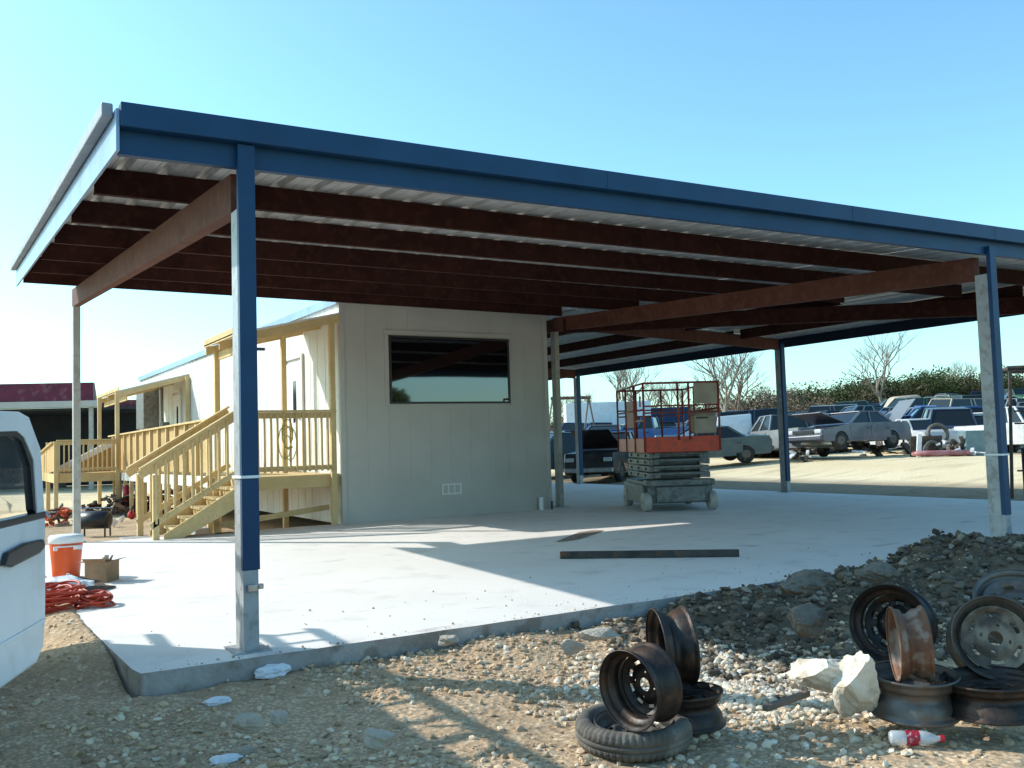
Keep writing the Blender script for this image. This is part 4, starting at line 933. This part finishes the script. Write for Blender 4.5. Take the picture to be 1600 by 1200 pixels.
# steel rack at the right edge
q=px3(1600,740,19); rk=thing('steel_rack',(q.x,q.y,g1(q.x,q.y)),'dark steel pipe rack standing at the right edge beside the canopy post','rack'); rk.rotation_euler=(0,0,R(-YAW-10))
zt=2.62
for (x,y) in ((-.15,0),(1.6,0),(-.05,1.2),(1.7,1.2)):
    m=MB(); m.tube([(x-.1,y,0),(x,y,zt)],.035,8); m.build('leg',M['junkdark'],rk)
m=MB(); m.tube([(-.2,0,zt),(1.7,0,zt)],.05,8); m.tube([(-.1,1.2,zt),(1.8,1.2,zt)],.05,8); m.tube([(-.15,0,zt),(-.05,1.2,zt)],.04,8); m.build('top_beam',M['junkdark'],rk)
for z in (.55,1.0,1.5,1.75):
    m=MB(); m.tube([(-.12,0,z),(1.6,0,z)],.02,6); m.build('crossbar',M['junkdark'],rk)
m=MB(); m.box((0.0,.0,-.02),(.09,.09,1.0)); m.build('jack_post',M['redox_shade'],rk)
# ------------------------------------------------------------------ junk below the far porch and stairs
def heap(u,v,label,seed,n=60,sx=.7,sy=.6,h=.4,mats=None,z=-.2):
    q=onz(u,v,z); q.z=g1(q.x,q.y); rs=random.Random(seed); m=MB()
    for k in range(n):
        a_=Vector((rs.gauss(0,sx*.5),rs.gauss(0,sy*.5),0)); a_.z=rs.uniform(.02,h)*math.exp(-(a_.x**2+a_.y**2)/sx)
        d=Vector((rs.gauss(0,1),rs.gauss(0,1),rs.gauss(0,.35))).normalized()*rs.uniform(.08,.4); m.cur=rs.randrange(len(mats)); m.bar(a_,a_+d,rs.uniform(.02,.09),rs.uniform(.02,.08))
    return tag(m.build('scrap_heap',mats,loc=q),label,'scrap heap',kind='stuff')
heap(190,800,'brown heap of pipes and branches under the walkway left of the stairs',3,150,1.3,.9,.6,[M['junkdark'],M['bark'],M['redox_shade']])
heap(90,815,'orange and dark tools heaped behind the rear canopy post, by the vehicle',4,50,.6,.4,.4,[M['junkdark'],M['orange'],M['chrome']])
heap(270,790,'dark scrap heap under the walkway behind the near stairs',6,120,1.4,.8,.6,[M['junkdark'],M['bark'],M['redox_shade']])
q=onz(148,832,-.2); bar=thing('barrel_grill',(q.x,q.y,g1(q.x,q.y)),'black barrel grill on thin legs just right of the rear canopy post','grill'); bar.rotation_euler=(0,0,R(-YAW))
m=MB(); m.smooth=True; m.tube([(-.3,0,.32),(-.28,0,.32),(.28,0,.32),(.3,0,.32)],[.1,.17,.17,.1],20); m.build('drum',M['black'],bar)
for x in (-.25,.25):
    for y in (-.12,.12): m=MB(); m.bar((x,y,0),(x,y,.3),.025,.025); m.build('leg',M['black'],bar)
m=MB(); m.tube([(-.35,0,.55),(.35,0,.55)],.012,6); m.build('handle',M['chrome'],bar)
for i,(u,v,s_,mt_,l) in enumerate(((178,818,.16,M['whiteplastic'],'white plastic jug lying by the heap left of the stairs'),(190,812,.12,M['whiteplastic'],'small white jug standing behind the lying jug'),(205,806,.16,M['tail'],'red fuel can beside the white jugs left of the stairs'))):
    q=onz(u,v,-.2); o=rock('jug',Vector((q.x,q.y,g1(q.x,q.y)+.1)),(s_,s_*.8,s_*1.3),l,'jug',mt_,40+i,(.3*i,.2,0),3,.1)
q=onz(222,800,-.2); m=MB(); m.smooth=True; m.tube([(0,0,0),(0,0,.75),(0,0,.85)],[.11,.11,.04],14); tag(m.build('gas_cylinder',M['liftgrey'],loc=(q.x,q.y+.4,g1(q.x,q.y))),'grey gas cylinder standing between the two stair newel posts','gas cylinder')
m=MB(); m.smooth=True; m.tube([(0,0,0),(0,0,.7),(0,0,.8)],[.08,.08,.03],14); tag(m.build('gas_cylinder',M['tail'],loc=(q.x-.3,q.y+.5,g1(q.x,q.y))),'slim red gas cylinder left of the grey cylinder behind the stairs','gas cylinder')
# ------------------------------------------------------------------ white van with open door (left)
hinge=C2(-1.89,3.1,0); ve=thing('white_van',(-1.72,-2.65,-.2),'white van with its front door open at the left edge','van'); ve.rotation_euler=(0,0,R(-92))
# local: x forward (towards -Y world), y left (towards +X world); hinge at local x=0,y=0
WP=M['white']
def hull(m,y0,y1,poly,cham=.06):
    n=len(poly); cx_=sum(p[0] for p in poly)/n; cz_=sum(p[1] for p in poly)/n; loops=[]
    for yy,k in ((y0,.97),(y0-.0+math.copysign(cham,y1-y0),1),(y1-math.copysign(cham,y1-y0),1),(y1,.97)):
        loops.append([(cx_+(a-cx_)*k,yy,cz_+(b-cz_)*k) for a,b in poly])
    vs=[p for l in loops for p in l]; fs=[tuple(range(n)),tuple(range(4*n-1,3*n-1,-1))]
    for a in range(3):
        for i in range(n): fs.append((a*n+i,(a+1)*n+i,(a+1)*n+(i+1)%n,a*n+(i+1)%n))
    m.add(vs,fs)
m=MB(); hull(m,-.02,-1.95,[(1.25,.4),(1.3,.9),(.5,1.15),(-.05,1.95),(-1.15,2.02),(-4.5,2.02),(-4.62,1.2),(-4.55,.4),(-4.0,.38),(-3.85,.7),(-3.3,.7),(-3.15,.38),(-1.2,.36),(-.0,.36),(.25,.38),(.4,.72),(.95,.72),(1.1,.38)]); m.build('body',WP,ve)
m=MB()
for x in (.68,-3.57):
    for y in (-.15,-1.8):
        t_=MB(); t_.smooth=True; t_.lathe([(-.11,.2),(-.11,.32),(-.08,.36),(.08,.36),(.11,.32),(.11,.2)],28); o=t_.build('wheel',TY,ve,loc=(x,y,.36),rot=(R(90),0,0))
        t_=MB(); t_.lathe([(-.09,.001),(-.1,.2),(.1,.2),(.09,.001)],20); t_.build('hubcap',M['chrome'],o)
m=MB(); m.hexa([(.47,-.2,1.18),(.47,-1.77,1.18),(-.02,-1.72,1.9),(-.02,-.25,1.9),(.50,-.2,1.2),(.50,-1.77,1.2),(.01,-1.72,1.92),(.01,-.25,1.92)]); m.build('windscreen',M['carglass'],ve)
m=MB(); m.box((-2.6,-.018,1.25),(-1.35,-.008,1.8)); m.box((-4.2,-.018,1.25),(-2.8,-.008,1.8)); m.build('side_window',M['carglass'],ve)
for y in (-.35,-1.6): m=MB(); m.box((1.2,y-.15,.8),(1.31,y+.15,.95)); m.build('headlight',M['head'],ve,bevel=.02)
for x in (-.9,-2.2,-3.4,-4.5):
    m=MB(); m.tube([(x,.05,2.02),(x,.05,2.28),(x,-2.0,2.28),(x,-2.0,2.02)],.022,8); m.build('rack_bar',M['black'],ve)
m=MB()
for y in (-.1,-.45): m.bar((.2,y,2.34),(-5.6,y,2.34),.03,.08)
for i in range(17): m.bar((-5.5+i*.33,-.1,2.34),(-5.5+i*.33,-.45,2.34),.03,.03)
m.build('ladder',M['ladder_al'],ve)
m=MB()
for y in (-1.1,-1.45,-1.75): m.tube([(-.2,y,2.32),(-6.1,y,2.32)],.04,8)
m.build('pipe',M['grey_steel'],ve)
# door, hinged part (own mesh local: x=0 hinge -> x=1.1 trailing edge, y=0 outer face, z)
hp=Vector((-1.745,-2.605)); te=Vector((-1.335,-1.515)); dd=(te-hp); ang=math.atan2(dd.y,dd.x); Lw=dd.length
do=bpy.data.objects.new('door',None); 
m=MB()
zt=1.685; belt=1.26; bot=.63
out=[(0,bot+.03),(.06,bot),(Lw-.12,bot-.0),(Lw-.03,bot+.06),(Lw,bot+.2),(Lw+.005,.9),(Lw,belt),(Lw-.075,1.5),(Lw-.15,1.625),(Lw-.22,zt),(Lw-.35,zt+.02),(.35,zt+.01),(.0,belt)]
inn=[(Lw-.14,belt+.045),(Lw-.125,belt+.07),(Lw-.20,1.5),(Lw-.245,1.62),(Lw-.30,1.655),(.42,1.65),(.17,belt+.045)]
th=.05
# lower panel
lowp=[(0,bot+.03),(.06,bot),(Lw-.12,bot),(Lw-.03,bot+.05),(Lw,bot+.16),(Lw+.005,1.0),(Lw,belt),(0,belt)]
m.prism([(a,b) for a,b in lowp],-th,0); panel=m.build('door',WP,ve,bevel=.012)
wl=Matrix.Translation(Vector((hp.x,hp.y,-.2)))@Matrix.Rotation(ang,4,'Z')
inv=(Matrix.Translation(ve.location)@Matrix.Rotation(R(-92),4,'Z')).inverted()
panel.matrix_local=inv@wl
def sub(m,nm,mt,bev=.004): return m.build(nm,mt,panel,bevel=bev)
fr=MB()
o_=[(0.0,belt+.001),(.36,zt+.01),(Lw-.35,zt+.02),(Lw-.22,zt),(Lw-.15,1.625),(Lw-.06,1.55),(Lw,belt+.001)]
i_=[(.12,belt+.001),(.41,zt-.07),(Lw-.37,zt-.06),(Lw-.28,zt-.085),(Lw-.225,1.56),(Lw-.15,1.5),(Lw-.10,belt+.001)]
for k in range(6):
    a,b_,c_,d_=o_[k],o_[k+1],i_[k+1],i_[k]
    fr.hexa([(a[0],-.045,a[1]),(b_[0],-.045,b_[1]),(c_[0],-.045,c_[1]),(d_[0],-.045,d_[1]),(a[0],-.005,a[1]),(b_[0],-.005,b_[1]),(c_[0],-.005,c_[1]),(d_[0],-.005,d_[1])])
sub(fr,'window_frame',WP,0)
fr=MB()
j_=[(.15,belt+.03),(.43,zt-.09),(Lw-.38,zt-.08),(Lw-.30,zt-.10),(Lw-.25,1.545),(Lw-.185,1.48),(Lw-.135,belt+.03)]
for k in range(6):
    a,b_,c_,d_=i_[k],i_[k+1],j_[k+1],j_[k]
    fr.hexa([(a[0],-.04,a[1]),(b_[0],-.04,b_[1]),(c_[0],-.04,c_[1]),(d_[0],-.04,d_[1]),(a[0],-.008,a[1]),(b_[0],-.008,b_[1]),(c_[0],-.008,c_[1]),(d_[0],-.008,d_[1])])
sub(fr,'window_seal',M['black'],0)
sub(B(((.02,-.052,belt-.018),(Lw-.005,.006,belt+.012))),'belt_strip',M['black'])
fr=MB(); fr.add([(p[0],-.025,p[1]) for p in j_],[tuple(range(len(j_)))]); sub(fr,'door_glass',M['doorglass'],0)
side=-1
m=MB(); m.prism([(Lw-.60,1.105),(Lw-.50,1.085),(Lw-.16,1.10),(Lw-.10,1.115),(Lw-.085,1.135),(Lw-.11,1.158),(Lw-.35,1.165),(Lw-.56,1.15)],-.075,-.052); sub(m,'door_handle',M['black'],.008)
m=MB(); m.prism([(0,.79),(Lw-.02,.79),(Lw-.02,.805),(0,.805)],-.056,-.0505); sub(m,'moulding',WP,.002)
# ------------------------------------------------------------------ vegetation
def bare_tree(name_root,seed,h,mt,spread=.5,depth=6):
    rs=random.Random(seed); root=bpy.data.objects.new(name_root,None); COL.objects.link(root)
    mt_=MB(); mc=MB(); mt_.smooth=mc.smooth=True
    def br(p,d,l,r,lev):
        n=3; pts=[p]; rad=[r]; q=p
        for i in range(n):
            d=(d+Vector((rs.gauss(0,.12),rs.gauss(0,.12),rs.gauss(.04,.06)))).normalized(); q=q+d*l/n; pts.append(q); rad.append(r*(1-.33*(i+1)/n))
        (mt_ if lev<1 else mc).tube(pts,rad,7 if lev<2 else (4 if lev<4 else 3),False)
        if lev>=depth: return
        k=3 if lev<4 else 2
        if lev==0: k=4
        for i in range(k):
            a=rs.uniform(0,6.28); sp=rs.uniform(.35,.85)*spread*1.5
            nd=(d+Vector((math.cos(a)*sp,math.sin(a)*sp,rs.uniform(-.1,.25)))).normalized()
            st=pts[-1] if i<2 else pts[-2]
            br(st,nd,l*rs.uniform(.6,.82),r*.6,lev+1)
    br(Vector((0,0,-.2)),Vector((0,0,1)),h*.30,h*.020,0)
    mt_.build('trunk',mt,root); mc.build('crown',mt,root); return root
bt=[bare_tree('bare_tree',s,9,mm,sp) for s,mm,sp in ((1,M['bark'],.55),(2,M['palebark'],.6),(3,M['bark'],.7))]
fst=[True]*3
def place_tree(i,u,t,h,label,rz=0):
    if fst[i]: o=bt[i]; fst[i]=False
    else: o=copy_tree(bt[i])
    p=px3(u,660,t); o.location=(p.x,p.y,g1(p.x,p.y)); s=h/9.; o.scale=(s,s,s); o.rotation_euler=(0,0,rz); tag(o,label,'tree','bare trees behind the scrap yard')
place_tree(0,968,95,11,'large bare tree seen left of the lift, thick upright trunk',.3)
place_tree(1,1135,85,11.5,'tall pale-trunked bare tree just right of the lift',1.0)
place_tree(2,1160,92,10.5,'wide bare tree right of the pale-trunked tree',2.0)
place_tree(1,1385,105,10.5,'pale bare tree rising from the wood behind the grey-blue sedan',2.6)
place_tree(2,1000,105,9,'bare tree behind the lift rails, left of centre',4.0)
place_tree(0,1060,110,9,'bare tree behind the lift rails, right of centre',5.0)
place_tree(2,920,100,7.5,'small bare tree just right of the narrow far post',1.7)
place_tree(0,1500,150,9,'thin bare tree on the hilltop left of the right-hand canopy post',1.7)
place_tree(2,1215,115,7,'bare tree half hidden by the far blue post',.4)
place_tree(0,868,100,7,'bare tree glimpsed between the trailer and the beige post',.9)
place_tree(2,45,62,6,'grey leafless bush tree in front of the maroon roof at far left',.9) if False else None
def clumps(name,spec,mt,label,cat,seed):
    # spec list of (x,y,z,r,h,n,size,color)
    rs=np.random.RandomState(seed); Vs=[];Cs=[]
    for (x,y,z,r,h,n,size,col) in spec:
        d=rs.normal(size=(n,3)); d/=np.linalg.norm(d,axis=1)[:,None]; rad=rs.uniform(.55,1.05,n)[:,None]
        lump=1+.3*np.sin(d[:,0:1]*4+x)+.25*np.sin(d[:,2:3]*5+y)
        P=d*rad*lump*np.array([r,r,h*.5])+np.array([x,y,z+h*.5])
        a=rs.normal(size=(n,3)); a/=np.linalg.norm(a,axis=1)[:,None]; b=np.cross(a,rs.normal(size=(n,3))); b/=np.linalg.norm(b,axis=1)[:,None]
        s=size*rs.uniform(.5,1.3,(n,1))
        q=np.stack([P-a*s-b*s*.6,P+a*s-b*s*.5,P+a*s*.8+b*s*.6,P-a*s*.9+b*s*.5],1); Vs.append(q.reshape(-1,3))
        c=np.array(col)*rs.uniform(.8,1.2,(n,1))*(0.8+.35*np.clip(d[:,2:3],-.6,1)); c4=np.ones((n,4,4)); c4[:,:,:3]=c[:,None,:]; Cs.append(c4.reshape(-1,4))  # lighter tops and darker undersides put light and shade into the clump colour
    V=np.concatenate(Vs);C=np.concatenate(Cs); F=np.arange(len(V)).reshape(-1,4)
    o=npmesh(name,V,F,mt,False,C,'tone'); o['kind']='stuff'; return tag(o,label,cat)
rs=np.random.RandomState(3); spec=[]; spec2=[]
for i in range(360):
    u=rs.uniform(1215,1680); t=rs.uniform(125,215); p=px3(u,640,t); z=g1(p.x,p.y); h=rs.uniform(3.0,5.2); g=rs.uniform(.7,1.3)
    col=(.050*g,.066*g,.022*g) if rs.uniform()<.72 else (.085*g,.075*g,.04*g)
    spec.append((p.x,p.y,z-.3,rs.uniform(1.8,3.4),h,900,.135,col))
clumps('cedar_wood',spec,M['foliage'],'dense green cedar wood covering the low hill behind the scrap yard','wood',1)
for i in range(280):
    u=rs.uniform(800,1290); t=rs.uniform(112,170); p=px3(u,650,t); z=g1(p.x,p.y); g=rs.uniform(.8,1.2); h=rs.uniform(2.8,5.6)*(.8 if u<960 else 1)
    col=(.17*g,.125*g,.09*g) if rs.uniform()<.8 else (.09*g,.09*g,.04*g)
    spec2.append((p.x,p.y,z-.3,rs.uniform(1.6,3.4),h,420,.13,col))
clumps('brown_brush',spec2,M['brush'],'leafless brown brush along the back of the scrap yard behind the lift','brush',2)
# oak behind the photographer (seen mirrored in the office window)
ok=thing('oak_tree',(21.2,-28.5,-.2),'evergreen oak mirrored in the trailer window','tree')
spec=[(rs.normal(0,.9),rs.normal(0,.9),rs.uniform(1.7,3.4),1.2,1.9,420,.14,(.06,.075,.02)) for _ in range(22)]
o=clumps('crown',spec,M['foliage'],'x','x',5); 
for k in('kind','label','category'): del o[k]
o.parent=ok
m=MB(); m.smooth=True; m.tube([(0,0,0),(.1,0,1.2),(.3,.2,3)],[.35,.28,.15],10); m.tube([(.1,0,1.1),(-.8,.5,3)],[.2,.1],8); m.tube([(.1,0,1.2),(1.3,-.5,3.2)],[.2,.1],8); m.build('trunk',M['bark'],ok)
# ------------------------------------------------------------------ camera, sun, sky
y,p,r=R(31.099),R(3.456),R(-1.703)
fw=Vector((math.sin(y)*math.cos(p),math.cos(y)*math.cos(p),math.sin(p))); rt=Vector((math.cos(y),-math.sin(y),0)); up=rt.cross(fw)
r2=rt*math.cos(r)+up*math.sin(r); u2=-rt*math.sin(r)+up*math.cos(r)
cam=bpy.data.cameras.new('camera'); co=bpy.data.objects.new('camera',cam); COL.objects.link(co)
mw=Matrix((r2,u2,-fw)).transposed().to_4x4(); mw.translation=Vector(CAM); co.matrix_world=mw
cam.sensor_width=36; cam.lens=36*1477.2/1600; cam.clip_end=3000; cam.clip_start=.05; sc.camera=co
sd=Vector((-4.22,4.55,4.0)).normalized()   # towards the sun
su=bpy.data.lights.new('sun','SUN'); su.energy=5.0; su.angle=R(.53); su.color=(1,.965,.90); so=bpy.data.objects.new('sun',su); COL.objects.link(so)
so.rotation_euler=sd.to_track_quat('Z','Y').to_euler()
w=bpy.data.worlds.new('World'); sc.world=w; w.use_nodes=True; nt=w.node_tree; bg=nt.nodes['Background']
sk=nt.nodes.new('ShaderNodeTexSky'); sk.sky_type='NISHITA'; sk.sun_disc=False; sk.sun_elevation=math.asin(sd.z); sk.sun_rotation=math.atan2(sd.x,sd.y)
sk.air_density=1.0; sk.dust_density=1.2; sk.ozone_density=1.5; sk.altitude=200
hs=nt.nodes.new('ShaderNodeMix'); hs.data_type='RGBA'; hs.blend_type='MULTIPLY'; hs.inputs[0].default_value=1; hs.inputs[7].default_value=(1.32,1.95,1.98,1)
nt.links.new(sk.outputs[0],hs.inputs[6]); nt.links.new(hs.outputs[2],bg.inputs[0]); bg.inputs[1].default_value=.15
sc.view_settings.view_transform='Standard'; sc.view_settings.look='None'; sc.view_settings.exposure=0
